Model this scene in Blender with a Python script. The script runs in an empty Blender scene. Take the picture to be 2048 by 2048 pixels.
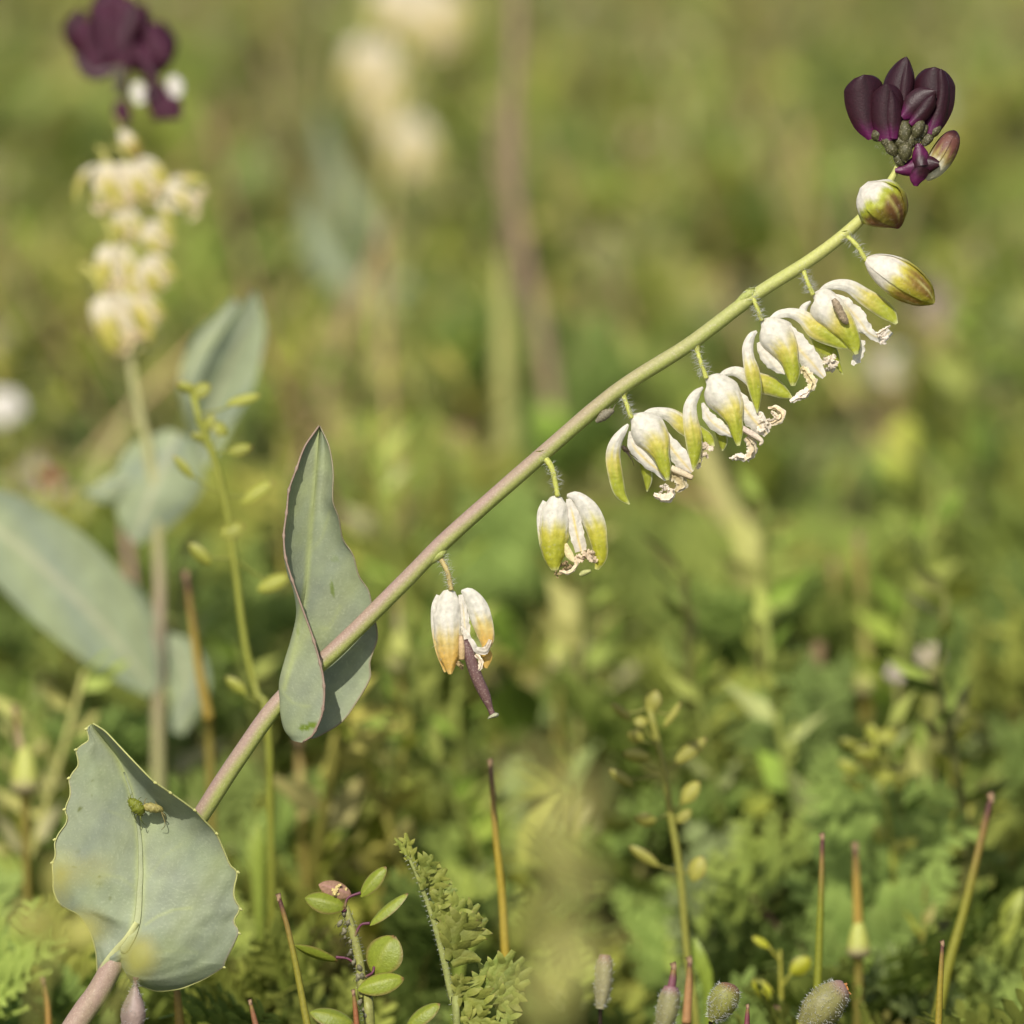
import bpy, math, random
import numpy as np
from mathutils import Vector

rng = np.random.default_rng(7)
random.seed(7)
R = math.radians

# ------------------------------------------------------------------ camera
PITCH = R(12.0)
FOCUS = 0.70                     # metres from lens to the flower stem
FRAME = 0.146                    # metres across the frame at that distance
CAM = np.array([0.0, -FOCUS * math.cos(PITCH), 0.121 + FOCUS * math.sin(PITCH)])
FWD = np.array([0.0, math.cos(PITCH), -math.sin(PITCH)])
RGT = np.array([1.0, 0.0, 0.0])
UPV = np.array([0.0, math.sin(PITCH), math.cos(PITCH)])
K = FRAME / FOCUS / 2048.0       # tangent per photo pixel

sc = bpy.context.scene
cd = bpy.data.cameras.new("camera")
cam = bpy.data.objects.new("camera", cd)
sc.collection.objects.link(cam)
cam.location = CAM
cam.rotation_euler = (math.pi / 2 - PITCH, 0, 0)
cd.sensor_width = 36.0
cd.lens = 36.0 * FOCUS / FRAME
cd.clip_start = 0.02
cd.clip_end = 500.0
cd.dof.use_dof = True
cd.dof.focus_distance = FOCUS - 0.001
cd.dof.aperture_fstop = 12.8
sc.camera = cam

# ------------------------------------------------------------------ sky, sun, exposure
SUN_EL, SUN_AZ = R(47), R(196)   # azimuth clockwise from +Y (the way the camera looks)
world = bpy.data.worlds.new("World")
sc.world = world
world.use_nodes = True
wn = world.node_tree
bgn = wn.nodes["Background"]
sky = wn.nodes.new("ShaderNodeTexSky")
sky.sky_type = 'NISHITA'
sky.sun_disc = False
sky.sun_elevation = SUN_EL
sky.sun_rotation = SUN_AZ
sky.dust_density = 2.5
wn.links.new(sky.outputs[0], bgn.inputs[0])
bgn.inputs[1].default_value = 0.115
sd = bpy.data.lights.new("sun", 'SUN')
sd.energy = 4.9
sd.angle = R(0.55)
sd.color = (1.0, 0.95, 0.86)
sun = bpy.data.objects.new("sun", sd)
sc.collection.objects.link(sun)
sdir = Vector((math.sin(SUN_AZ) * math.cos(SUN_EL), math.cos(SUN_AZ) * math.cos(SUN_EL), math.sin(SUN_EL)))
sun.rotation_euler = sdir.to_track_quat('Z', 'Y').to_euler()
sun.location = (0, 0, 2)
sc.view_settings.view_transform = 'Standard'
sc.view_settings.look = 'None'
sc.view_settings.exposure = 0.0
sc.view_settings.gamma = 1.0
sc.render.engine = 'CYCLES'
sc.cycles.use_denoising = True
sc.cycles.max_bounces = 8
sc.cycles.transparent_max_bounces = 8

# ------------------------------------------------------------------ helpers
def lin(*c):
    if len(c) == 1: c = c[0]
    a = np.asarray(c, float) / 255.0
    return np.where(a <= 0.04045, a / 12.92, ((a + 0.055) / 1.055) ** 2.4)

def mix(a, b, f):
    f = np.asarray(f, float)[..., None]
    return np.asarray(a) * (1 - f) + np.asarray(b) * f

def sstep(a, b, x):
    t = np.clip((np.asarray(x, float) - a) / (b - a), 0, 1)
    return t * t * (3 - 2 * t)

def wob(x, seed=0.0):
    x = np.asarray(x, float)
    return (np.sin(x * 1.7 + seed) + np.sin(x * 3.1 + 2.3 * seed + 1) * .6 + np.sin(x * 6.7 + 5.1 * seed + 2) * .35) / 1.95

def world_of(p, D=FOCUS):
    """photo pixel (x, y) plus z (pixels toward the lens) at distance D -> metres"""
    p = np.atleast_2d(np.asarray(p, float))
    d = D - p[:, 2] * K * D
    return CAM + d[:, None] * FWD + ((p[:, 0] - 1024) * K * d)[:, None] * RGT - ((p[:, 1] - 1024) * K * d)[:, None] * UPV

def ground_under(px, py, D):
    w = world_of([[px, py, 0]], D)[0]
    return np.array([w[0], w[1], 0.0])

def pix_of(w):
    d = np.asarray(w, float) - CAM
    D = d @ FWD
    return 1024 + d @ RGT / D / K, 1024 - d @ UPV / D / K, D

def CR(x0, y0, s):
    """reader of measuring crops: returns full photo pixels"""
    def f(*pts):
        out = []
        for p in pts:
            out.append([x0 + p[0] * s, y0 + p[1] * s] + [v for v in p[2:]])
        return out
    return f
c1 = CR(1550, 60, .2578); c2 = CR(1460, 480, .2277); c3 = CR(1180, 620, .2381)
c4 = CR(820, 880, .3003); c5 = CR(500, 820, .3623); c6 = CR(60, 1400, .3353)
c7 = CR(500, 1600, .3209); c8 = CR(1100, 1350, .4907); ca = CR(0, 0, .3623); cb = CR(0, 700, .4142)
cw = CR(0, 0, 1.06)

def crom(P, n):
    """Catmull-Rom through the rows of P, n samples by chord length"""
    P = np.asarray(P, float)
    if len(P) == 2:
        t = np.linspace(0, 1, n)[:, None]
        return P[0] * (1 - t) + P[1] * t
    seg = np.linalg.norm(np.diff(P[:, :3], axis=0), axis=1) + 1e-9
    cum = np.concatenate([[0], np.cumsum(seg)]) ; cum /= cum[-1]
    Q = np.vstack([2 * P[0] - P[1], P, 2 * P[-1] - P[-2]])
    out = np.empty((n, P.shape[1]))
    for k, u in enumerate(np.linspace(0, 1, n)):
        i = min(np.searchsorted(cum, u, side='right') - 1, len(P) - 2)
        t = (u - cum[i]) / (cum[i + 1] - cum[i])
        a, b, c, d = Q[i], Q[i + 1], Q[i + 2], Q[i + 3]
        out[k] = .5 * (2 * b + (c - a) * t + (2 * a - 5 * b + 4 * c - d) * t * t + (3 * b - a - 3 * c + d) * t ** 3)
    return out

def nrm(a):
    return a / (np.linalg.norm(a, axis=-1, keepdims=True) + 1e-12)

class Geo:
    def __init__(s): s.V, s.Q, s.T, s.C, s.n = [], [], [], [], 0
    def add(s, v, q=None, t=None, c=None):
        v = np.asarray(v, float)
        if q is not None and len(q): s.Q.append(np.asarray(q, int) + s.n)
        if t is not None and len(t): s.T.append(np.asarray(t, int) + s.n)
        c = np.asarray(c, float)
        if c.ndim == 1: c = np.tile(c, (len(v), 1))
        s.V.append(v); s.C.append(c); s.n += len(v)
        return s
    def join(s, o):
        v, q, t, c = o.arr(); return s.add(v, q, t, c)
    def arr(s):
        return (np.vstack(s.V), np.vstack(s.Q) if s.Q else np.zeros((0, 4), int),
                np.vstack(s.T) if s.T else np.zeros((0, 3), int), np.vstack(s.C))
    def mapped(s, f):
        v, q, t, c = s.arr(); g = Geo(); g.add(f(v), q, t, c); return g

def make_mesh(name, v, q, t, c):
    me = bpy.data.meshes.new(name)
    nq, nt = len(q), len(t)
    me.vertices.add(len(v)); me.vertices.foreach_set("co", np.ascontiguousarray(v, np.float32).ravel())
    me.loops.add(nq * 4 + nt * 3)
    me.loops.foreach_set("vertex_index", np.concatenate([q.ravel(), t.ravel()]).astype(np.int32))
    me.polygons.add(nq + nt)
    me.polygons.foreach_set("loop_start", np.concatenate([np.arange(nq) * 4, nq * 4 + np.arange(nt) * 3]).astype(np.int32))
    at = me.attributes.new("Col", 'FLOAT_COLOR', 'POINT')
    at.data.foreach_set("color", np.hstack([np.clip(c, 0, 1), np.ones((len(c), 1))]).astype(np.float32).ravel())
    me.update(calc_edges=True); me.validate()
    me.shade_smooth()
    return me

col = sc.collection
def link(name, data, parent=None, loc=None):
    o = bpy.data.objects.new(name, data)
    col.objects.link(o)
    if parent is not None: o.parent = parent
    if loc is not None: o.location = [float(x) for x in loc]
    return o

ORIG = {}
def origin(o):
    """world location of an object (no rotations on built things)"""
    p = np.zeros(3)
    while o is not None:
        p += np.array(o.location[:]); o = o.parent
    return p

def build(name, geo, mat, parent=None, D=FOCUS, kind=None, world=False, loc=None):
    v, q, t, c = geo.arr()
    w = v if world else world_of(v, D)
    base = origin(parent) if parent is not None else np.zeros(3)
    if loc is None:
        loc = w.mean(0) if parent is not None else np.array([w[:, 0].mean(), w[:, 1].mean(), w[:, 2].min()])
    me = make_mesh(name, w - loc, q, t, c)
    me.materials.append(mat)
    o = link(name, me, parent, loc - base)
    if kind: o["kind"] = kind
    return o

def tag(o, label, cat, group=None, kind=None):
    o["label"] = label; o["category"] = cat
    if group: o["group"] = group
    if kind: o["kind"] = kind
    return o

def thing(name, loc, label, cat, group=None):
    o = link(name, None, None, loc); o.empty_display_size = 0.01
    return tag(o, label, cat, group)

def group_part(name, loc, parent):
    o = link(name, None, parent, np.asarray(loc) - origin(parent)); o.empty_display_size = 0.004
    return o

# ---- shapes in pixel space (x right, y down, z toward lens)
def frame(S):
    T = nrm(np.gradient(S[:, :3], axis=0))
    Z = np.array([0, 0, 1.0])
    side = np.cross(T, Z)
    side = nrm(side)
    for i in range(1, len(side)):
        if side[i] @ side[i - 1] < 0: side[i] *= -1
    n = nrm(np.cross(side, T))
    n = np.where((n[:, 2] < 0)[:, None], -n, n)
    return T, side, n

def grid_faces(n, m, wrap=False):
    i, j = np.meshgrid(np.arange(n - 1), np.arange(m if wrap else m - 1), indexing='ij')
    j2 = (j + 1) % m
    return np.stack([i * m + j, i * m + j2, (i + 1) * m + j2, (i + 1) * m + j], -1).reshape(-1, 4)

def tube(P, r, seg=10, n=24, col=(.5, .5, .5), bump=None, rz=1.0, cap=True):
    """round body along P with radii r; col may be f(t, normal)"""
    P = np.asarray([list(p) + [0] * (3 - len(p)) for p in P], float)
    r = np.broadcast_to(np.asarray(r, float), (len(P),))
    S = crom(np.hstack([P, r[:, None]]), n)
    rad = np.maximum(S[:, 3], .05)
    T, side, nn = frame(S)
    ph = np.linspace(0, 2 * np.pi, seg, endpoint=False)
    N = np.cos(ph)[None, :, None] * side[:, None, :] + np.sin(ph)[None, :, None] * nn[:, None, :] * rz
    t = np.linspace(0, 1, n)
    rr = rad[:, None] * np.ones(seg)[None]
    if bump is not None: rr = rr * bump(t[:, None], ph[None, :])
    V = S[:, None, :3] + N * rr[..., None]
    tt = np.repeat(t, seg); Nf = N.reshape(-1, 3)
    C = col(tt, Nf) if callable(col) else np.tile(np.asarray(col, float), (n * seg, 1))
    g = Geo(); g.add(V.reshape(-1, 3), grid_faces(n, seg, True), None, C)
    if cap:
        for end, ring in ((0, np.arange(seg)), (n - 1, (n - 1) * seg + np.arange(seg))):
            k = g.n
            g.V.append(S[end:end + 1, :3]); g.C.append(C[ring].mean(0)[None]); g.n += 1
            tri = np.stack([ring, np.roll(ring, -1), np.full(seg, k)], 1)
            g.T.append(tri)
    return g

def blade(P, w, wrap=40, roll=0, n=26, m=11, col=None, ruf=0, rufk=9, seed=0, edge=0, zoff=0, rnd=0):
    """petal, sepal or leaf along P, half widths w, arched by wrap degrees towards the lens"""
    P = np.asarray([list(p) + [0] * (3 - len(p)) for p in P], float)
    w = np.asarray(w, float)
    S = crom(np.hstack([P, w[:, None]]), n)
    W = np.maximum(S[:, 3], .15)
    if rnd:
        q = np.clip((np.linspace(0, 1, n) - (1 - rnd)) / rnd, 0, 1); W = np.maximum(W * np.sqrt(np.clip(1 - q ** 2.2, 0, 1)), .15)
    T, side, nn = frame(S)
    a = R(1) * np.broadcast_to(np.asarray(roll, float), (n,)) if np.ndim(roll) == 0 else R(1) * np.interp(np.linspace(0, 1, n), np.linspace(0, 1, len(roll)), roll)
    s2 = side * np.cos(a)[:, None] + nn * np.sin(a)[:, None]
    n2 = nn * np.cos(a)[:, None] - side * np.sin(a)[:, None]
    t = np.linspace(0, 1, n); v = np.linspace(-1, 1, m)
    We = W[:, None] * (1 + edge * wob(t[:, None] * 16 + np.sign(v)[None] * 3, seed) * np.abs(v)[None])
    th = R(max(abs(wrap), .5)) * v
    Rr = We / math.sin(min(R(max(abs(wrap), .5)), math.pi / 2))
    off = Rr * (np.cos(th)[None] - 1) * (1 if wrap >= 0 else -1)
    lat = Rr * np.sin(th)[None]
    if ruf:
        off = off + ruf * wob(t[:, None] * rufk + np.sign(v)[None] * 2.2, seed + 1) * (np.abs(v)[None] ** 1.5)
        off = off + .4 * ruf * wob(t[:, None] * rufk * .7 + v[None] * 4, seed + 4)
    V = S[:, None, :3] + lat[..., None] * s2[:, None] + (off + zoff)[..., None] * n2[:, None]
    tt = np.repeat(t, m); vv = np.tile(v, n)
    C = col(tt, vv) if callable(col) else np.tile(np.asarray(col, float), (n * m, 1))
    g = Geo(); g.add(V.reshape(-1, 3), grid_faces(n, m), None, C)
    return g

def hairs(P, r, count, length, seed=0, col=(.7, .7, .66), tmin=.05, tmax=.95, th=.55):
    """thin tapering hairs standing off a stalk"""
    g = Geo(); rs = np.random.default_rng(seed)
    P = np.asarray([list(p) + [0] * (3 - len(p)) for p in P], float)
    r = np.atleast_1d(np.asarray(r, float))
    r = np.interp(np.linspace(0, 1, len(P)), np.linspace(0, 1, len(r)), r) if len(r) != len(P) else r
    S = crom(np.hstack([P, r[:, None]]), 40)
    T, side, nn = frame(S)
    for _ in range(count):
        i = int((tmin + (tmax - tmin) * rs.random()) * 39)
        ph = rs.random() * 2 * math.pi
        d = math.cos(ph) * side[i] + math.sin(ph) * nn[i]
        rr = max(S[i, 3], .3)
        b = S[i, :3] + d * rr * .93
        L = length * (.6 + .6 * rs.random())
        d = nrm(d + .35 * rs.normal(size=3))
        mid = b + d * L * .55; tip = b + d * L + T[i] * L * .25 * rs.normal()
        e1 = nrm(np.cross(d, rs.normal(size=3))) * th; e2 = nrm(np.cross(d, e1)) * th
        V = [b + e1, b - .5 * e1 + .87 * e2, b - .5 * e1 - .87 * e2, mid + e1 * .7, mid + .7 * (-.5 * e1 + .87 * e2), mid + .7 * (-.5 * e1 - .87 * e2), tip]
        q = [[0, 1, 4, 3], [1, 2, 5, 4], [2, 0, 3, 5]]; t = [[3, 4, 6], [4, 5, 6], [5, 3, 6]]
        g.add(V, q, t, col)
    return g

# ------------------------------------------------------------------ materials (pigment comes with each surface as "Col")
def plant_mat(name, rough=.6, trans=.3, nscale=1500, namt=.12, bump=.15, bscale=3500, spec=.3, vary=0.0, hue=0.0, sheen=0.0, speck=None):
    m = bpy.data.materials.new(name); m.use_nodes = True
    nt = m.node_tree; N = nt.nodes; L = nt.links
    for x in list(N): N.remove(x)
    out = N.new("ShaderNodeOutputMaterial")
    pb = N.new("ShaderNodeBsdfPrincipled")
    at = N.new("ShaderNodeAttribute"); at.attribute_name = "Col"
    tc = N.new("ShaderNodeTexCoord")
    no = N.new("ShaderNodeTexNoise"); no.inputs["Scale"].default_value = nscale; no.inputs["Detail"].default_value = 4
    L.new(tc.outputs["Object"], no.inputs["Vector"])
    mr = N.new("ShaderNodeMapRange")
    mr.inputs[1].default_value = .3; mr.inputs[2].default_value = .7
    mr.inputs[3].default_value = 1 - namt; mr.inputs[4].default_value = 1 + namt
    L.new(no.outputs[0], mr.inputs[0])
    hs = N.new("ShaderNodeHueSaturation")
    L.new(at.outputs["Color"], hs.inputs["Color"]); L.new(mr.outputs[0], hs.inputs["Value"])
    cout = hs.outputs[0]
    if vary or hue:
        oi = N.new("ShaderNodeObjectInfo")
        h2 = N.new("ShaderNodeHueSaturation")
        a = N.new("ShaderNodeMapRange"); a.inputs[3].default_value = 1 - vary; a.inputs[4].default_value = 1 + vary
        b = N.new("ShaderNodeMapRange"); b.inputs[3].default_value = .5 - hue; b.inputs[4].default_value = .5 + hue
        fr = N.new("ShaderNodeMath"); fr.operation = 'MULTIPLY'; fr.inputs[1].default_value = 7.31
        f2 = N.new("ShaderNodeMath"); f2.operation = 'FRACT'
        L.new(oi.outputs["Random"], a.inputs[0]); L.new(oi.outputs["Random"], fr.inputs[0]); L.new(fr.outputs[0], f2.inputs[0]); L.new(f2.outputs[0], b.inputs[0])
        L.new(a.outputs[0], h2.inputs["Value"]); L.new(b.outputs[0], h2.inputs["Hue"]); L.new(cout, h2.inputs["Color"])
        cout = h2.outputs[0]
    if speck:
        vo = N.new("ShaderNodeTexNoise"); vo.inputs["Scale"].default_value = speck[0]; vo.inputs["Detail"].default_value = 1
        L.new(tc.outputs["Object"], vo.inputs["Vector"])
        m2 = N.new("ShaderNodeMapRange"); m2.inputs[1].default_value = speck[1]; m2.inputs[2].default_value = speck[1] + .08
        L.new(vo.outputs[0], m2.inputs[0])
        mx = N.new("ShaderNodeMix"); mx.data_type = 'RGBA'
        mu = N.new("ShaderNodeMath"); mu.operation = 'MULTIPLY'; mu.inputs[1].default_value = speck[3]
        L.new(m2.outputs[0], mu.inputs[0]); L.new(mu.outputs[0], mx.inputs[0])
        L.new(cout, mx.inputs[6]); mx.inputs[7].default_value = (*speck[2], 1)
        cout = mx.outputs[2]
    L.new(cout, pb.inputs["Base Color"])
    pb.inputs["Roughness"].default_value = rough
    pb.inputs["Specular IOR Level"].default_value = spec
    if sheen:
        pb.inputs["Sheen Weight"].default_value = sheen; pb.inputs["Sheen Roughness"].default_value = .4
    if bump:
        n2 = N.new("ShaderNodeTexNoise"); n2.inputs["Scale"].default_value = bscale; n2.inputs["Detail"].default_value = 3
        L.new(tc.outputs["Object"], n2.inputs["Vector"])
        bp = N.new("ShaderNodeBump"); bp.inputs["Strength"].default_value = bump; bp.inputs["Distance"].default_value = .0003
        L.new(n2.outputs[0], bp.inputs["Height"]); L.new(bp.outputs[0], pb.inputs["Normal"])
    if trans:
        tr = N.new("ShaderNodeBsdfTranslucent"); L.new(cout, tr.inputs[0])
        ms = N.new("ShaderNodeMixShader"); ms.inputs[0].default_value = trans
        L.new(pb.outputs[0], ms.inputs[1]); L.new(tr.outputs[0], ms.inputs[2]); L.new(ms.outputs[0], out.inputs[0])
    else:
        L.new(pb.outputs[0], out.inputs[0])
    return m

M_STEM = plant_mat("stem_skin", .55, .0, 2200, .10, .25, 5000, .35, speck=(4200, .58, lin(196, 184, 160), .22))
M_SEPAL = plant_mat("sepal_skin", .5, .36, 1500, .12, .7, 1000, .35, speck=(2400, .62, lin(196, 192, 178), .14))
M_PETAL = plant_mat("petal_tissue", .6, .38, 1600, .08, .7, 1200, .25)
M_DRY = plant_mat("withered_tissue", .7, .2, 2500, .18, .5, 3000, .2)
M_DARK = plant_mat("velvet_petal", .45, .14, 2500, .2, .15, 4000, .35)
M_LEAF = plant_mat("waxy_leaf", .6, .16, 320, .12, .2, 2500, .3, speck=(2600, .60, lin(175, 182, 150), .16))
M_GREEN = plant_mat("green_tissue", .45, .22, 1800, .12, .3, 3500, .4)
M_HAIR = plant_mat("plant_hair", .4, .4, 500, .02, 0, 10, .5)
M_BUG = plant_mat("insect_skin", .5, .1, 4000, .25, .4, 6000, .35)
M_FERN = plant_mat("downy_leaf", .6, .3, 900, .16, .4, 2500, .25, vary=.25, hue=.008)
M_MEADOW = plant_mat("meadow_leaf", .6, .3, 120, .22, .2, 1500, .2)
M_STRAW = plant_mat("dry_straw", .75, .1, 600, .2, .3, 2000, .15, vary=.2, hue=.015)

# pigments
WHITE = lin(230, 224, 210); CREAM = lin(232, 218, 180); YEL = lin(212, 198, 96); LIME = lin(168, 174, 56)
ORANGE = lin(218, 178, 92); TAN = lin(205, 180, 140); MAUVE = lin(148, 124, 112); STEMG = lin(152, 160, 84)
PEDG = lin(172, 176, 84); LEAFG = lin(126, 137, 117); LEAFY = lin(156, 165, 112)
DARKP = lin(48, 18, 27); PURP = lin(84, 18, 66); BROWN = lin(112, 66, 52); OLIVE = lin(58, 56, 32)

def sepal_col(t0=.42, mid=YEL, tip=LIME, rim=.5, seed=0, soft=.17, vein=.05):
    def f(t, v):
        tt = t - .03 + .07 * wob(v * 4, seed) + .035 * wob(v * 13, seed + 3) - .06 * np.abs(v)
        c = mix(WHITE, mid, sstep(t0 - soft, t0 + soft * .5, tt))
        c = mix(c, tip, sstep(t0, t0 + soft * 1.8, tt))
        c = mix(c, c * np.array([.86, .88, .84]), .8 * (np.abs(np.sin(v * 8 + seed + .6 * np.sin(t * 5))) ** 5) * (1 - sstep(.75, 1, t)))
        rimf = sstep(.72, .98, np.abs(v)) * sstep(.35, .6, t) * rim
        c = mix(c, WHITE * .95, rimf)
        return mix(c, lin(225, 222, 180), sstep(.94, 1, t) * rim)
    return f

def petal_col(seed=0, yel=.75, tan=.0):
    def f(t, v):
        c = np.tile(WHITE, (len(t), 1))
        c = mix(c, lin(236, 212, 130), yel * np.exp(-(v / .16) ** 2) * sstep(.05, .4, t))
        c = mix(c, TAN, tan * sstep(.55, 1, t))
        c = c * (1 - .06 * (wob(t * 14 + v * 5, seed) > .35))[:, None]
        return c
    return f

def curl(P, r, col=CREAM, n=22, seed=0, tip=None):
    """withered, crumpled ribbon"""
    r = np.asarray(r, float)
    def cf(t, v):
        c = mix(np.asarray(col), TAN * .9, np.clip(.15 + .45 * wob(t * 6 + v * 2, seed), 0, 1))
        return mix(c, WHITE, .5 * sstep(.5, 1, np.abs(v)))
    rs = np.random.default_rng(seed + 77)
    g = blade(P, r * 1.25, 55, rs.uniform(-30, 30), n * 2, 9, cf, ruf=float(r.max()) * .4, rufk=8, seed=seed, edge=.25)
    g.join(blade(P, r * .9, -40, rs.uniform(20, 70), n * 2, 7, cf, ruf=float(r.max()) * .35, rufk=9, seed=seed + 5, edge=.25))
    return g

def tuft(c, r, count, seed, col=CREAM, spread=1.0):
    """bunch of shrivelled anthers and petal tips"""
    g = Geo(); rs = np.random.default_rng(seed)
    for i in range(count):
        d = nrm(rs.normal(size=3)); d[2] *= .5
        a = np.array([c[0], c[1], c[2] if len(c) > 2 else 0]) + .25 * r * rs.normal(size=3)
        b = a + d * r * .6; e = b + nrm(d + .9 * rs.normal(size=3)) * r * .5
        rad = r * (.16 + .14 * rs.random())
        cc = np.asarray(col) * (.8 + .25 * rs.random())
        g.join(blade([a, b, e], [rad * .7, rad * 1.2, rad * .6], 50, rs.uniform(-60, 60), 14, 7, lambda t, v: mix(cc, TAN * .8, np.clip(.25 + .6 * wob(t * 7 + v * 3, i), 0, 1)), ruf=rad * .5, rufk=9, seed=seed + i, edge=.4))
    return g

def bud_sepals(P, r, rot=20, cols=None, n=26, m=13, half=54, keel=.05, count=4, ruf=.0, seed=0):
    """closed bud: overlapping sepals round an axis; cols(k) gives the pigment of sepal k"""
    P = np.asarray([list(p) + [0] * (3 - len(p)) for p in P], float)
    S = crom(np.hstack([P, np.asarray(r, float)[:, None]]), n)
    W = np.maximum(S[:, 3], .3)
    T, side, nn = frame(S)
    t = np.linspace(0, 1, n)
    out = []
    for k in range(count):
        pc = R(rot + k * 360 / count); v = np.linspace(-1, 1, m)
        ph = pc + R(half) * v
        rr = W[:, None] * (1 + .055 * v[None] + keel * np.exp(-(v / .2) ** 2)[None] + ruf * wob(t[:, None] * 9 + v[None] * 3 + k, seed))
        V = S[:, None, :3] + rr[..., None] * (np.cos(ph)[None, :, None] * side[:, None] + np.sin(ph)[None, :, None] * nn[:, None])
        g = Geo(); g.add(V.reshape(-1, 3), grid_faces(n, m), None, cols(k)(np.repeat(t, m), np.tile(v, n)))
        out.append(g)
    return out

# ================================================================== SETTING
def ground_material():
    m = bpy.data.materials.new("soil"); m.use_nodes = True
    N = m.node_tree.nodes; L = m.node_tree.links
    pb = N["Principled BSDF"]; pb.inputs["Roughness"].default_value = .95
    tc = N.new("ShaderNodeTexCoord")
    a = N.new("ShaderNodeTexNoise"); a.inputs["Scale"].default_value = 22; a.inputs["Detail"].default_value = 8
    b = N.new("ShaderNodeTexNoise"); b.inputs["Scale"].default_value = 260; b.inputs["Detail"].default_value = 6
    L.new(tc.outputs["Object"], a.inputs[0]); L.new(tc.outputs["Object"], b.inputs[0])
    r = N.new("ShaderNodeValToRGB")
    e = r.color_ramp.elements
    e[0].position = .35; e[0].color = (.035, .04, .018, 1); e[1].position = .7; e[1].color = (.16, .13, .075, 1)
    x = e.new(.52); x.color = (.075, .075, .03, 1)
    ad = N.new("ShaderNodeMath"); ad.operation = 'ADD'; mu = N.new("ShaderNodeMath"); mu.operation = 'MULTIPLY'; mu.inputs[1].default_value = .5
    L.new(a.outputs[0], ad.inputs[0]); L.new(b.outputs[0], ad.inputs[1]); L.new(ad.outputs[0], mu.inputs[0]); L.new(mu.outputs[0], r.inputs[0])
    L.new(r.outputs[0], pb.inputs["Base Color"])
    bp = N.new("ShaderNodeBump"); bp.inputs["Strength"].default_value = .6; bp.inputs["Distance"].default_value = .004
    L.new(b.outputs[0], bp.inputs["Height"]); L.new(bp.outputs[0], pb.inputs["Normal"])
    return m
M_SOIL = ground_material()
n = 90
xs = np.linspace(-1, 1, n); gx = np.sign(xs) * (np.abs(xs) * .6 + np.abs(xs) ** 6 * 150)
X, Y = np.meshgrid(gx, gx + .9, indexing='ij')
Zg = .004 * np.sin(X * 31 + 1) * np.sin(Y * 27) * (np.abs(X) < 3) - .005
g = Geo(); g.add(np.stack([X, Y, Zg], -1).reshape(-1, 3), grid_faces(n, n), None, (.1, .1, .05))
gr = build("ground", g, M_SOIL, None, world=True, loc=np.zeros(3)); gr["kind"] = "structure"
gr["label"] = "dark bare soil under the meadow plants"

# ================================================================== FERNY LEAVES
def fern_geo(npair=9, hi=True, seed=0, fold=.35, arch=.25, base=lin(108, 128, 58), tipc=lin(136, 148, 74)):
    """pinnate leaf, unit length along +x, z up"""
    rs = np.random.default_rng(seed); g = Geo()
    def sp(s): return np.array([s, .04 * math.sin(3 * s + seed), arch * (s - 1.1 * s * s) * 1.6])
    def ribbon(P, w, c, up=np.array([0, 0, 1.0]), f=0.0, m=3):
        P = np.asarray(P, float); T = nrm(np.gradient(P, axis=0)); sd = nrm(np.cross(T, up)); nn = np.cross(sd, T)
        v = np.linspace(-1, 1, m); w = np.asarray(w)
        V = P[:, None] + (w[:, None] * v)[..., None] * sd[:, None] + (np.abs(v)[None] * w[:, None] * f)[..., None] * nn[:, None]
        c = np.asarray(c); C = np.repeat(c, m, 0) if c.ndim == 2 else c
        g.add(V.reshape(-1, 3), grid_faces(len(P), m), None, C)
    ss = np.linspace(0, 1, 9 if hi else 4)
    ribbon([sp(s) for s in ss], .014 * (1 - .7 * ss) + .003, mix(lin(150, 140, 80), tipc, ss), f=-.6)
    for i in range(npair):
        s = .22 + .74 * i / (npair - 1)
        L = .30 * math.sin(math.pi * (.18 + .80 * (1 - s) ** .9)) * (.85 + .3 * rs.random())
        for sg in (-1, 1):
            ang = R(58 + 8 * rs.normal()) - .35 * s
            d = np.array([math.cos(ang), sg * math.sin(ang) * math.cos(fold), math.sin(ang) * math.sin(fold) + .1 * rs.normal()])
            b = sp(s + .01 * sg)
            shade = (.8 + .35 * rs.random()); up = np.array([0, 0, 1.0])
            K1 = 5 if hi else 3
            u = np.linspace(0, 1, K1)
            P = b + d * L * u[:, None] + up * (.05 * u * (1 - u) - .08 * rs.random() * u * u)[:, None]
            P[:, 0] += .08 * L * u * u
            ribbon(P, L * (.055 * (1 - .8 * u) + .01) * (1 if hi else 1.6), mix(base * shade, tipc * shade, u), f=.25)
            e = nrm(np.cross(d, up))
            nl = 5 if hi else 3
            for k in range(nl):
                uu = .18 + .78 * k / nl
                pb_ = b + d * L * uu + up * (.05 * uu * (1 - uu)) + np.array([.08 * L * uu * uu, 0, 0])
                for s2 in (-1, 1):
                    l = L * (.34 - .22 * uu) * (.8 + .45 * rs.random()) * 1.25
                    dd = nrm(e * s2 + d * (.8 + .3 * rs.random()) + up * rs.uniform(-.1, .5))
                    if hi:
                        ribbon([pb_, pb_ + dd * l * .5, pb_ + dd * l * .82 + up * l * .03, pb_ + dd * l], np.array([.12, .2, .15, .02]) * l * 1.1, mix(base * shade, tipc * shade * 1.05, np.array([uu, .5 + .4 * uu, .9, 1])), f=.4)
                    else:
                        ribbon([pb_, pb_ + dd * l * .6, pb_ + dd * l], np.array([.14, .24, .03]) * l * 1.1, mix(base * shade, tipc * shade * 1.05, np.array([uu, .8, 1])), f=.3, m=2)
    return g

def local_mesh(name, g, mat):
    v, q, t, c = g.arr()
    me = make_mesh(name, v, q, t, c); me.materials.append(mat); return me

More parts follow.
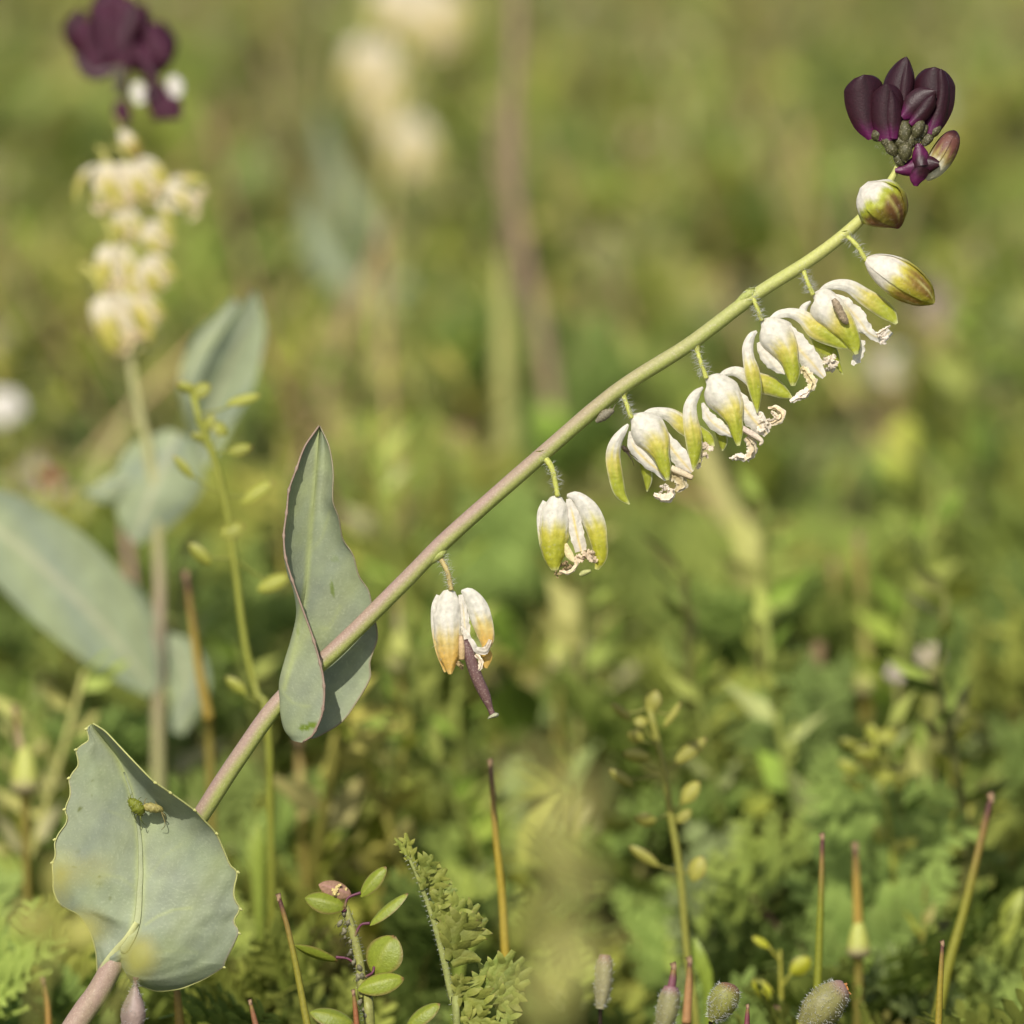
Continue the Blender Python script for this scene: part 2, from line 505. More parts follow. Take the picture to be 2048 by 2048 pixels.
FERNS = [local_mesh("ferny_leaf", fern_geo(9, True, i, .25 + .25 * i % .7, .15 + .12 * i, b * np.array([.92, 1.06, 1.0]), tc_ * np.array([.92, 1.06, 1.0])), M_FERN)
         for i, (b, tc_) in enumerate([(lin(120, 130, 56), lin(160, 162, 80)), (lin(112, 126, 60), lin(148, 156, 84)),
                                       (lin(132, 134, 56), lin(172, 166, 78)), (lin(100, 116, 50), lin(138, 146, 74))])]

# a carpet of single rosettes, each plant with its own leaves
def rosette(x, y, nl, size, label, group, seed, lift=(18, 62)):
    rs = np.random.default_rng(seed)
    t = thing("storksbill_rosette", (x, y, 0), label, "plant", group)
    a0 = rs.random() * 360
    for k in range(nl):
        o = link("leaf", FERNS[rs.integers(len(FERNS))], t)
        L = size * (.7 + .5 * rs.random())
        o.scale = (L, L * (.9 + .3 * rs.random()), L)
        o.rotation_euler = (R(rs.normal() * 16), -R(rs.uniform(*lift)), R(a0 + k * 360 / nl + rs.normal() * 14))
        o.location = (rs.normal() * .002, rs.normal() * .002, .001 + .002 * rs.random())
    return t

# ================================================================== MAIN FLOWERING PLANT
STEM = [(150, 2052, 6), (196, 1985, 0), (236, 1910, -8), (300, 1800, -40), (352, 1710, -40), (408, 1622, -18), (477, 1516, 0), (562, 1400, 4), (678, 1293, 0),
        (806, 1166, 0), (901, 1071, 0), (1081, 912, 0), (1190, 817, 0), (1262, 762, 0), (1378, 689, 0), (1505, 594, 0), (1622, 519, 0), (1696, 462, 0), (1746, 412, 0), (1784, 356, -4), (1806, 310, -6), (1822, 268, -6)]
SR = [24, 23, 22, 20, 19, 18, 18, 17.5, 17, 16.5, 16.5, 16, 15.5, 15.2, 14.8, 13.6, 12.6, 11.8, 10, 7, 6, 4]
# lower end to the ground
low = world_of([STEM[0]])[0]
dirn = nrm(world_of([STEM[0]])[0] - world_of([STEM[2]])[0])
foot = low + dirn * 0.02; foot2 = np.array([foot[0] - .008, foot[1] + .006, -.006])
wf = foot2
plant = thing("flowering_plant", (wf[0], wf[1], 0), "sharp leaning mauve stem hung with white and lime flowers, maroon buds at its tip", "plant")
def stem_col(t, N):
    up = -N[:, 1] * .75 - N[:, 0] * .45
    purple = sstep(-.5, .35, up + .25 * wob(t * 40, 1) * .4) * (1 - sstep(.64, .92, t)) * .95
    purple = np.maximum(purple, (1 - sstep(.28, .44, t)) * .92 * sstep(-1.05, -.35, up))
    top = sstep(.82, .93, t)
    c = mix(STEMG, MAUVE, np.clip(purple + .06 * wob(t * 90 + N[:, 0] * 2, 3), 0, 1))
    return mix(c, lin(170, 172, 96), top)
below = []
for w in (foot2, foot):
    px, py, D = pix_of(w); below.append((px, py, (FOCUS - D) / (K * FOCUS)))
g = tube(below + STEM, [24, 24] + SR, 20, 190, stem_col, bump=lambda t, p: 1 + .022 * wob(t * 70 + .5 * np.sin(p), 2) + .012 * np.sin(p * 5 + t * 6))
build("stem", g, M_STEM, plant)
# slight swellings where stalks leave the stem
for c, r in ((c2((175, 470))[0], 11), (c4((870, 120))[0], 12), (c4((195, 760))[0], 11)):
    build("node", tube([(c[0] - 2.6 * r, c[1] + 2.0 * r, 2), (c[0], c[1], 4), (c[0] + 1.2 * r, c[1] - .7 * r, 2)], [r * .5, r, r * .4], 12, 14, STEMG), M_STEM, plant)

# ---- clasping leaves
def surf(rows, nr, nc, colf, ruf=0, seed=0):
    """rows: list of (inner, control, margin) points; Bezier across, smooth along"""
    A = np.array([[p for pt in r for p in pt] for r in rows], float)
    tt = np.linspace(0, 1, nr) * (len(rows) - 1)
    i = np.minimum(tt.astype(int), len(rows) - 2); f = tt - i
    Q = np.vstack([2 * A[0] - A[1], A, 2 * A[-1] - A[-2]])
    a, b, c, d = Q[i], Q[i + 1], Q[i + 2], Q[i + 3]; F = f[:, None]
    S = .5 * (2 * b + (c - a) * F + (2 * a - 5 * b + 4 * c - d) * F ** 2 + (3 * b - a - 3 * c + d) * F ** 3)
    S[:, 6:9] = .55 * S[:, 6:9] + .45 * (b * (1 - F) + c * F)[:, 6:9]     # keep the teeth of the margin crisp
    u = np.linspace(0, 1, nc)[None, :, None]
    V = S[:, None, :3] * (1 - u) ** 2 + 2 * S[:, None, 3:6] * u * (1 - u) + S[:, None, 6:9] * u ** 2
    tv = np.repeat(np.linspace(0, 1, nr), nc); uv = np.tile(np.linspace(0, 1, nc), nr)
    V = V.reshape(-1, 3)
    if ruf: V[:, 2] += ruf * wob(tv * 7 + uv * 4, seed) * uv
    g = Geo(); g.add(V, grid_faces(nr, nc), None, colf(tv, uv, V))
    return g, S[:, 6:9]

def vein_dist(V, poly):
    d = np.full(len(V), 1e9)
    P = np.asarray(poly, float)[:, :2]
    for a, b in zip(P[:-1], P[1:]):
        ab = b - a; s = np.clip(((V[:, :2] - a) @ ab) / (ab @ ab), 0, 1)
        d = np.minimum(d, np.linalg.norm(V[:, :2] - a - s[:, None] * ab, axis=1))
    return d

def leaf_col(veins, green=.25, blots=(), seed=0):
    def f(t, u, V):
        nz = wob(V[:, 0] * .021 + V[:, 1] * .013, seed) * .5 + .5
        c = mix(LEAFG, LEAFY, np.clip(.15 + green * nz, 0, 1))
        c = mix(c, lin(126, 128, 120), .35 * (wob(V[:, 1] * .017 - V[:, 0] * .01, seed + 2) * .5 + .5))
        c = mix(c, LEAFY, .75 * np.exp(-(u / .05) ** 2))
        for poly, w, k in veins:
            c = mix(c, LEAFY * 1.02, k * np.exp(-(vein_dist(V, poly) / w) ** 2))
        c = mix(c, lin(150, 132, 120), .5 * sstep(.975, 1, u))
        for (bx, by, rx, ry, ang, cc, k) in blots:
            dx = V[:, 0] - bx; dy = V[:, 1] - by; ca_, sa = math.cos(R(ang)), math.sin(R(ang))
            q = ((dx * ca_ + dy * sa) / rx) ** 2 + ((-dx * sa + dy * ca_) / ry) ** 2
            q = q * (1 + .3 * wob(dx * .4 + dy * .3, 2))
            c = mix(c, cc, k * (1 - sstep(.6, 1.2, q)))
        return c
    return f
WET = lin(98, 118, 24)

def bez_ctl(m, a, mn):
    lo, hi = mn - 400, min(m, a) - .5
    for _ in range(50):
        c = (lo + hi) / 2
        v = (m * a - c * c) / (m + a - 2 * c)
        if v < mn: lo = c
        else: hi = c
    return c

# upper leaf, right half (behind the stem)
def L3(f, rows):
    """crop coordinates -> px for rows of three points (x, y, z)"""
    return [f(*r) for r in rows]
midR = [(383, 88, 4), (375, 200, -4), (365, 330, -10), (352, 480, -16), (340, 580, -20), (332, 680, -22), (322, 790, -25), (316, 900, -27), (308, 1000, -28), (285, 1130, -28), (255, 1280, -24), (225, 1400, -18), (200, 1500, -12), (190, 1540, -10), (190, 1555, -10), (188, 1565, -10), (186, 1570, -10)]
marR = [(386, 88, 5), (437, 200, 18), (460, 340, 34), (456, 500, 36), (490, 596, 22), (512, 715, -6), (568, 796, -16), (600, 915, -26), (657, 1002, -34), (682, 1130, -44), (706, 1250, -50), (662, 1390, -54), (664, 1480, -56), (590, 1610, -54), (505, 1725, -52), (352, 1812, -44), (240, 1800, -34)]
rows = []
for m_, a_ in zip(midR, marR):
    ctl = ((m_[0] + a_[0]) / 2 + 10, (m_[1] + a_[1]) / 2, min(m_[2], a_[2]) - 20)
    rows.append((m_, ctl, a_))
v_main = [c5((383, 88), (352, 480), (316, 900), (255, 1280), (190, 1540)), 4.5, .9]
veins = [v_main, [c5((300, 1240), (440, 1200), (500, 1080)), 3, .45], [c5((322, 800), (400, 700), (440, 560)), 3, .3], [c5((270, 1300), (480, 1330), (640, 1300)), 3, .3]]
leafU = group_part("leaf", world_of([c5((190, 1540, 0))[0]])[0], plant)
leafU["label"] = "upper clasping leaf with a folded edge and pointed tip"
g, edgeR = surf(L3(c5, rows), 110, 34, leaf_col(veins, .55, [(c5((455, 985))[0][0], c5((455, 985))[0][1], 4, 15, -8, WET, .7), (c5((470, 825))[0][0], c5((470, 825))[0][1], 9, 7, 0, WET, .25)], 1), 2, 1)
build("blade", g, M_LEAF, leafU)
marL = [(381, 88, 5), (300, 205, 20), (255, 330, 30), (215, 440, 36), (203, 560, 40), (186, 690, 46), (195, 810, 52), (222, 905, 56), (258, 1010, 60), (300, 1125, 66), (342, 1240, 70), (382, 1375, 74), (405, 1480, 76), (411, 1580, 76), (396, 1690, 72), (345, 1797, 62), (285, 1836, 48)]
sil = [380, 296, 250, 210, 196, 182, 186, 206, 240, 254, 224, 186, 161, 160, 166, 186, 225]
midL = [(m[0], m[1], m[2]) for m in midR]
midL[12:] = [(200, 1500, -12), (195, 1580, -8), (200, 1660, -4), (215, 1740, 0), (240, 1800, 6)]
rows = []
for m_, a_, s_ in zip(midL, marL, sil):
    cx = bez_ctl(m_[0], a_[0], min(s_, m_[0] - 1, a_[0] - 1))
    rows.append((m_, (cx, .5 * (m_[1] + a_[1]) + (6 if s_ < a_[0] - 20 else 0), .35 * m_[2] + .65 * a_[2] - 12), a_))
g, edgeL = surf(L3(c5, rows), 110, 34, leaf_col([v_main, [c5((175, 1540), (230, 1400), (300, 1250)), 3.5, .4], [c5((180, 1560), (240, 1620), (330, 1640)), 3, .4]], .75,
                [(c5((322, 1748))[0][0], c5((322, 1748))[0][1], 20, 7, -14, WET, .95), (c5((265, 1225))[0][0], c5((265, 1225))[0][1], 3, 7, 0, WET, .35), (c5((348, 1170))[0][0], c5((348, 1170))[0][1], 2, 7, 0, WET, .3)], 2), 0, 2)
build("blade", g, M_LEAF, leafU)
g = tube(edgeL[::3], 2.0, 6, 90, lin(150, 128, 112), bump=lambda t, p: 1 + .9 * (np.sin(t * 95) > .93))
g.join(tube(edgeR[::3], 1.3, 6, 90, lin(150, 140, 112)))
build("margin", g, M_LEAF, leafU)

# lower leaf
leafD = group_part("leaf", world_of([c6((560, 1500, 10))[0]])[0], plant)
leafD["label"] = "broad lower clasping leaf with toothed edge carrying a green aphid"
mid = [(372, 146, 4), (420, 210, -4), (510, 330, -14), (560, 430, -20), (592, 520, -22), (616, 610, -24), (636, 690, -24), (650, 780, -22), (658, 870, -18), (660, 960, -14), (660, 1050, -8), (654, 1140, 0), (650, 1220, 6), (644, 1290, 12), (632, 1350, 18), (610, 1410, 24), (580, 1460, 26), (560, 1490, 26), (550, 1510, 26)]
right = [(378, 142, 14), (450, 188, 52), (580, 325, 82), (690, 440, 92), (745, 492, 90), (835, 552, 82), (980, 656, 62), (1040, 720, 46), (1110, 795, 26), (1158, 900, 14), (1196, 990, 6), (1238, 1026, 2), (1216, 1130, 0), (1222, 1190, 0), (1254, 1246, -2), (1214, 1320, -4), (1244, 1390, -8), (1164, 1560, -16), (1154, 1592, -20)]
mid += [(550, 1530, 24), (545, 1545, 20), (540, 1560, 14), (535, 1570, 8)]
right += [(1040, 1664, -26), (900, 1722, -32), (750, 1736, -36), (600, 1680, -34)]
rows = []
for k, (m_, a_) in enumerate(zip(mid, right)):
    f = 1 - sstep(5, 10, k)
    ctl = (m_[0] + (a_[0] - m_[0]) * (.5 + .34 * f), m_[1] + (a_[1] - m_[1]) * (.5 + .30 * f) + 60 * f, m_[2] * (.6 - .3 * f) + a_[2] * .1 - 22 * f + 14 * (1 - f))
    rows.append((m_, ctl, a_))
vD = [c6((372, 146), (510, 330), (592, 520), (636, 690), (660, 960), (650, 1220), (610, 1410), (550, 1510)), 7, .75]
veinsD = [vD, [c6((660, 960), (652, 1200), (600, 1430)), 10, .6], [c6((690, 1340), (760, 1290), (860, 1250), (960, 1240)), 3, .6], [c6((700, 1060), (800, 930), (900, 860)), 3, .28], [c6((720, 1510), (880, 1490), (1000, 1500)), 3, .3], [c6((640, 1130), (540, 1060), (440, 1040)), 4, .3], [c6((655, 760), (560, 700), (470, 660)), 3, .2]]
spots = [(c6(p)[0][0], c6(p)[0][1], a, b, an, lin(88, 96, 34), k) for p, a, b, an, k in (((295, 652), 5, 3.5, 0, .8), ((270, 698), 2.5, 2, 0, .8), ((372, 482), 3, 2, 0, .5), ((368, 575), 3, 2, 0, .5), ((258, 996), 4.5, 2, 0, .6), ((412, 1050), 2, 2, 0, .7), ((480, 1180), 3, 6, 20, .45), ((290, 900), 6, 4, 0, .25), ((410, 1100), 7, 4, 0, .25))]
g, eR = surf(L3(c6, rows), 130, 44, leaf_col(veinsD, .45, spots, 4), 4, 4)
build("blade", g, M_LEAF, leafD)
left = [(364, 146, 8), (338, 172, 8), (350, 240, 4), (276, 296, 2), (290, 385, 0), (234, 466, 0), (242, 560, 0), (208, 652, 2), (224, 720, 4), (150, 832, 6), (152, 930, 10), (134, 970, 18), (138, 1060, 36), (140, 1140, 62), (182, 1222, 84), (300, 1290, 46), (365, 1400, 14), (392, 1500, 2), (398, 1560, -6), (400, 1600, -12), (400, 1630, -16), (402, 1650, -18), (405, 1660, -20)]
rows = []
for k, (m_, a_) in enumerate(zip(mid, left)):
    f = sstep(10, 14, k) * (1 - sstep(15, 18, k))
    rows.append((m_, ((m_[0] + a_[0]) / 2, (m_[1] + a_[1]) / 2 - 40 * f, (m_[2] + a_[2]) / 2 + 12 - 70 * f), a_))
g, eL = surf(L3(c6, rows), 130, 40, leaf_col(veinsD, .4, spots, 5), 3, 6)
build("blade", g, M_LEAF, leafD)
g = tube(eR[::3], 1.7, 6, 110, lin(176, 178, 110)); g.join(tube(eL[::3], 1.5, 6, 110, lin(176, 178, 116)))
def tooth(p, d, s=5):
    p = np.array(p); return tube([(p[0] - d[0] * 3, p[1] - d[1] * 3, p[2]), (p[0], p[1], p[2]), (p[0] + d[0] * s, p[1] + d[1] * s, p[2] + 1)], [1.5, 3.2, 1.6], 7, 8, lin(192, 192, 120))
for i in (1, 3, 5, 7, 9, 11): g.join(tooth(c6(left[i])[0], (-.9, .3)))
for i in (4, 5, 6, 8, 11, 14, 16, 18): g.join(tooth(c6(right[i])[0], (.85, .5)))
build("margin", g, M_LEAF, leafD)
# pale midrib standing proud of the blade
g = tube([(*c6(p)[0][:2], p[2] + 2) for p in mid[3:19]], np.append(np.linspace(1.5, 9, 15), 3), 8, 60, lambda t, N: mix(LEAFG, lin(176, 181, 126), .2 + .6 * t), rz=.14)
build("midrib", g, M_LEAF, leafD)
build("auricle", blade(c6((640, 1330, 26), (585, 1430, 26), (520, 1500, 20), (450, 1580, 12), (398, 1655, -4)), [6, 9, 9, 7, 2], 50, -20, 24, 7, lambda t, v: mix(lin(188, 190, 130), LEAFG, t * .4)), M_LEAF, leafD)

# ---- flowers
SPECS = {}
def ped(P, r=(5.5, 4.6, 5.5), nh=70, seed=0, col=PEDG, hl=16):
    P = [tuple(P[0][k] - .16 * (P[1][k] - P[0][k]) - (0, 6, 0)[k] for k in range(3)) ] + list(P); r = (r[0] * 1.7, *r); nh = int(nh * 1.4)
    return [("pedicel", M_STEM, tube(P, r, 10, 26, lambda t, N: mix(col, np.asarray(col) * 1.05, t))), ("hairs", M_HAIR, hairs(P, r, nh, hl, seed, (.72, .72, .66), th=.42))]

def hz(pts, z):
    z = np.broadcast_to(z, (len(pts),)) if np.ndim(z) == 0 else np.interp(np.linspace(0, 1, len(pts)), np.linspace(0, 1, len(z)), z)
    return [(*p[:2], float(q)) for p, q in zip(pts, z)]

def flower(name, parts, base, label=None):
    SPECS[name] = (parts, base)
    o = group_part("flower" if "bud" not in name else "bud", world_of([[base[0], base[1], 0]])[0], plant)
    if label: o["label"] = label
    for nm, mt, ge in parts:
        b = build(nm, ge, mt, o)
        if nm == "hairs": b["kind"] = "stuff"
    return o

s3 = .2381; s2 = .2277; s4 = .3003
# open flower beside the insect on the stem
f = ped(hz(c3((285, 735), (318, 820), (348, 908)), (0, 6, 4)), nh=60, seed=1) + [
    ("sepal", M_SEPAL, blade(hz(c3((420, 1250), (455, 1340), (475, 1430), (478, 1525)), -26), np.array([22, 46, 40, 6]) * s3, 70, 25, col=sepal_col(.0, LIME * .8, LIME * .8, .7), seed=3)),
    ("petal", M_PETAL, blade(hz(c3((330, 1020), (370, 1150), (470, 1260), (580, 1350), (640, 1430)), (-8, 2)), np.array([10, 55, 60, 45, 15]) * s3, 45, 10, col=petal_col(1, .9), ruf=2.5, seed=2, edge=.12)),
    ("petal", M_PETAL, blade(hz(c3((590, 990), (660, 1120), (740, 1230), (800, 1300), (858, 1362)), (0, 12)), np.array([20, 62, 78, 66, 20]) * s3, 35, 15, col=petal_col(3, .8, .3), ruf=3.2, seed=5, edge=.14)),
    ("sepal", M_SEPAL, blade(hz(c3((430, 892), (500, 862), (590, 855), (690, 885), (790, 960), (900, 1030), (990, 1085), (1042, 1145)), (-4, -14, -18, -16)), np.array([16, 34, 44, 62, 78, 74, 56, 10]) * s3, 60, -10, col=sepal_col(.40, seed=1, rim=.5), n=34, ruf=2, seed=8)),
    ("sepal", M_SEPAL, blade(hz(c3((345, 900), (380, 925), (455, 1000), (540, 1100), (590, 1220), (625, 1330), (652, 1430)), (2, 20, 26, 24)), np.array([40, 112, 160, 128, 72, 54, 14]) * s3, 78, 6, n=40, m=19, col=sepal_col(.40, seed=2), ruf=2.6, seed=4)),
    ("sepal", M_SEPAL, blade(hz(c3((322, 960), (285, 1010), (225, 1110), (198, 1230), (222, 1400), (258, 1540), (332, 1632)), (2, 8, 10, 8)), np.array([10, 30, 52, 62, 62, 48, 7]) * s3, 62, -8, n=34, col=sepal_col(.36, seed=4), ruf=1.8, seed=9)),
    ("stamen", M_DRY, tube(hz(c3((680, 1330), (770, 1370), (862, 1412)), (10, 14)), np.array([30, 30, 22]) * s3, 10, 18, lambda t, N: mix(lin(214, 200, 170), lin(205, 185, 150), t), bump=lambda t, p: 1 + .22 * np.sin(p * 4))),
    ("stamen", M_DRY, curl(hz(c3((660, 1380), (735, 1410), (765, 1470), (720, 1520)), 6), np.array([34, 44, 38, 16]) * s3, lin(186, 172, 130), 14, 3)),
    ("stamen", M_DRY, curl(hz(c3((690, 1500), (670, 1565), (620, 1580), (535, 1550)), 8), np.array([20, 34, 30, 14]) * s3, lin(228, 212, 190), 14, 4)),
    ("stamen", M_DRY, tuft((*c3((650, 1500))[0], 10), 60 * s3, 6, 5, lin(232, 222, 205))),
    ("stamen", M_DRY, tuft((*c3((960, 1180))[0], -10), 70 * s3, 7, 6, lin(228, 212, 192))),
    ("stamen", M_DRY, tuft((*c3((925, 1295))[0], -8), 40 * s3, 5, 7, lin(232, 222, 205)))]
flower("open1", f, c3((345, 900))[0], "open white and lime flower above the mealy insect on the stem, lowest of the open ones")
# second open flower
f = ped(hz(c3((900, 335), (930, 440), (978, 575)), (2, 8, 4)), nh=80, seed=2) + [
    ("sepal", M_SEPAL, blade(hz(c3((1040, 935), (1080, 1030), (1105, 1110), (1112, 1182)), -24), np.array([16, 44, 44, 8]) * s3, 70, 25, col=sepal_col(.0, LIME * .75, LIME * .75, .7))),
    ("petal", M_PETAL, blade(hz(c3((945, 780), (985, 890), (1060, 970), (1140, 1020), (1205, 1062)), (-6, 4)), np.array([12, 46, 58, 44, 12]) * s3, 45, 10, col=petal_col(7, .6), ruf=2.5, seed=12, edge=.14)),
    ("petal", M_PETAL, blade(hz(c3((1190, 650), (1260, 770), (1340, 880), (1410, 960), (1486, 1045)), (0, 12)), np.array([24, 66, 84, 82, 34]) * s3, 35, 15, col=petal_col(8, .8, .35), ruf=3.2, seed=15, edge=.16)),
    ("sepal", M_SEPAL, blade(hz(c3((1070, 572), (1140, 525), (1220, 512), (1310, 545), (1420, 600), (1540, 640), (1630, 695), (1698, 738)), (-4, -14, -20, -18)), np.array([14, 30, 42, 58, 84, 78, 50, 7]) * s3, 60, -10, n=34, col=sepal_col(.44, seed=11), seed=18, ruf=2)),
    ("sepal", M_SEPAL, blade(hz(c3((975, 575), (1010, 600), (1080, 690), (1160, 800), (1205, 920), (1230, 1030), (1246, 1140)), (2, 20, 26, 24)), np.array([40, 112, 158, 128, 74, 54, 16]) * s3, 78, 6, n=40, m=19, col=sepal_col(.44, seed=12), ruf=2.6, seed=14)),
    ("sepal", M_SEPAL, blade(hz(c3((950, 650), (900, 700), (850, 790), (845, 900), (872, 1050), (882, 1200), (868, 1342)), (2, 10, 16, 12)), np.array([10, 36, 52, 64, 74, 58, 8]) * s3, 62, -6, n=34, col=sepal_col(.42, seed=14), ruf=1.8, seed=19)),
    ("stamen", M_DRY, tube(hz(c3((1270, 990), (1370, 1050), (1440, 1100), (1425, 1138)), (12, 14)), np.array([26, 28, 20, 8]) * s3, 10, 20, lambda t, N: mix(lin(200, 182, 168), lin(226, 212, 186), t), bump=lambda t, p: 1 + .22 * np.sin(p * 4))),
    ("stamen", M_DRY, curl(hz(c3((1310, 1070), (1362, 1130), (1358, 1200), (1310, 1260)), 6), np.array([22, 34, 34, 22]) * s3, lin(212, 198, 168), 16, 13)),
    ("stamen", M_DRY, curl(hz(c3((1310, 1260), (1260, 1235), (1190, 1250)), 6), np.array([20, 26, 12]) * s3, lin(232, 222, 205), 12, 14)),
    ("stamen", M_DRY, tuft((*c3((1205, 1245))[0], 6), 34 * s3, 5, 15, lin(236, 228, 214))),
    ("stamen", M_DRY, tuft((*c3((1450, 950))[0], 14), 74 * s3, 9, 16, lin(236, 226, 208))),
    ("stamen", M_DRY, curl(hz(c3((1510, 955), (1580, 930), (1612, 870), (1560, 825), (1495, 825)), 10), np.array([14, 22, 24, 18, 7]) * s3, lin(232, 214, 176), 18, 17)),
    ("stamen", M_DRY, curl(hz(c3((1580, 920), (1555, 880), (1520, 850)), 12), np.array([10, 16, 8]) * s3, lin(228, 212, 186), 12, 18))]
flower("open2", f, c3((978, 570))[0], "open white and lime flower, second of the open ones counted up the stem")
# third open flower
f = ped(hz(c2((190, 470), (232, 580), (278, 708)), (6, 12, 6)), nh=80, seed=3) + [
    ("petal", M_PETAL, blade(hz(c2((245, 900), (300, 1010), (390, 1100), (485, 1175)), (-6, 4)), np.array([14, 50, 54, 14]) * s2, 45, 10, col=petal_col(21, .2), ruf=2.5, seed=22, edge=.14)),
    ("petal", M_PETAL, blade(hz(c2((430, 745), (510, 830), (610, 960), (720, 1080), (828, 1205)), (0, 12)), np.array([34, 82, 98, 88, 24]) * s2, 35, 15, col=petal_col(23, .7, .1), ruf=3, seed=25, edge=.12)),
    ("sepal", M_SEPAL, blade(hz(c2((705, 830), (800, 900), (890, 970), (945, 1080), (992, 1182)), -22), np.array([20, 62, 66, 34, 6]) * s2, 55, -20, col=sepal_col(.0, LIME * .9, LIME * .9, .5))),
    ("sepal", M_SEPAL, blade(hz(c2((350, 692), (430, 650), (540, 638), (650, 680), (760, 775), (880, 830), (980, 895), (1062, 952)), (-2, -4, 6, 12)), np.array([12, 34, 46, 66, 92, 92, 62, 8]) * s2, 55, -8, n=36, col=sepal_col(.40, seed=21), seed=28, ruf=2)),
    ("sepal", M_SEPAL, blade(hz(c2((280, 708), (310, 735), (375, 820), (460, 930), (515, 1050), (545, 1170), (550, 1282)), (2, 20, 26, 24)), np.array([42, 120, 168, 134, 82, 66, 20]) * s2, 78, 6, n=40, m=19, col=sepal_col(.42, seed=22), ruf=2.6, seed=24)),
    ("sepal", M_SEPAL, blade(hz(c2((235, 800), (195, 840), (162, 930), (165, 1030), (198, 1160), (228, 1340), (242, 1518)), (4, 14, 20, 16)), np.array([10, 34, 48, 52, 68, 56, 7]) * s2, 62, -6, n=34, col=sepal_col(.40, seed=24), ruf=1.8, seed=29)),
    ("stamen", M_DRY, tuft((*c2((865, 1085))[0], 8), 88 * s2, 12, 26, lin(236, 226, 206))),
    ("stamen", M_DRY, curl(hz(c2((620, 1120), (680, 1190), (715, 1260), (690, 1320)), 8), np.array([26, 34, 36, 24]) * s2, lin(228, 214, 166), 16, 23)),
    ("stamen", M_DRY, curl(hz(c2((690, 1310), (620, 1350), (575, 1390), (525, 1415)), 8), np.array([26, 28, 24, 12]) * s2, lin(236, 226, 210), 14, 24)),
    ("stamen", M_DRY, curl(hz(c2((690, 1330), (660, 1375), (600, 1380)), 10), np.array([12, 20, 16]) * s2, lin(232, 222, 206), 12, 25))]
flower("open3", f, c2((285, 705))[0], "open white and lime flower, third of the open ones counted up the stem")
# fourth open flower, under the yellow-brown bud
f = ped(hz(c2((645, 260), (680, 370), (730, 480)), (2, 8, 4)), nh=80, seed=4) + [
    ("sepal", M_SEPAL, blade(hz(c2((710, 540), (665, 575), (640, 620), (660, 690)), -10), np.array([10, 26, 34, 20]) * s2, 55, 0, col=sepal_col(1.4))),
    ("petal", M_PETAL, blade(hz(c2((1165, 880), (1150, 960), (1110, 1040), (1075, 1098)), 0), np.array([20, 34, 42, 16]) * s2, 30, 20, col=petal_col(31, .1), ruf=4, seed=32, edge=.2)),
    ("petal", M_PETAL, blade(hz(c2((880, 490), (980, 545), (1080, 640), (1160, 740), (1210, 810), (1290, 850), (1360, 845), (1412, 800)), (-2, 8, 10)), np.array([28, 54, 74, 66, 48, 44, 56, 30]) * s2, 30, 15, n=36, col=petal_col(33, .6), ruf=4.2, rufk=14, seed=35, edge=.2)),
    ("stamen", M_DRY, curl(hz(c2((1290, 830), (1360, 790), (1410, 752)), 12), np.array([14, 14, 6]) * s2, lin(236, 226, 206), 12, 33)),
    ("stamen", M_DRY, tuft((*c2((1350, 850))[0], 12), 56 * s2, 9, 36, lin(238, 230, 218))),
    ("sepal", M_SEPAL, blade(hz(c2((785, 450), (850, 410), (950, 390), (1060, 410), (1180, 490), (1300, 570), (1400, 650), (1465, 735)), (-6, -16, -18, -12)), np.array([12, 30, 46, 60, 74, 80, 64, 14]) * s2, 55, -5, n=36, col=sepal_col(.48, seed=31), seed=38, ruf=2)),
    ("sepal", M_SEPAL, blade(hz(c2((735, 475), (770, 500), (830, 590), (930, 700), (1020, 810), (1080, 910), (1110, 1005)), (2, 20, 26, 24)), np.array([42, 122, 160, 132, 100, 70, 20]) * s2, 78, 6, n=40, m=19, col=sepal_col(.42, seed=32), ruf=2.6, seed=34))]
flower("open4", f, c2((740, 470))[0], "open white and lime flower with a long pale insect husk lying on its front sepal")
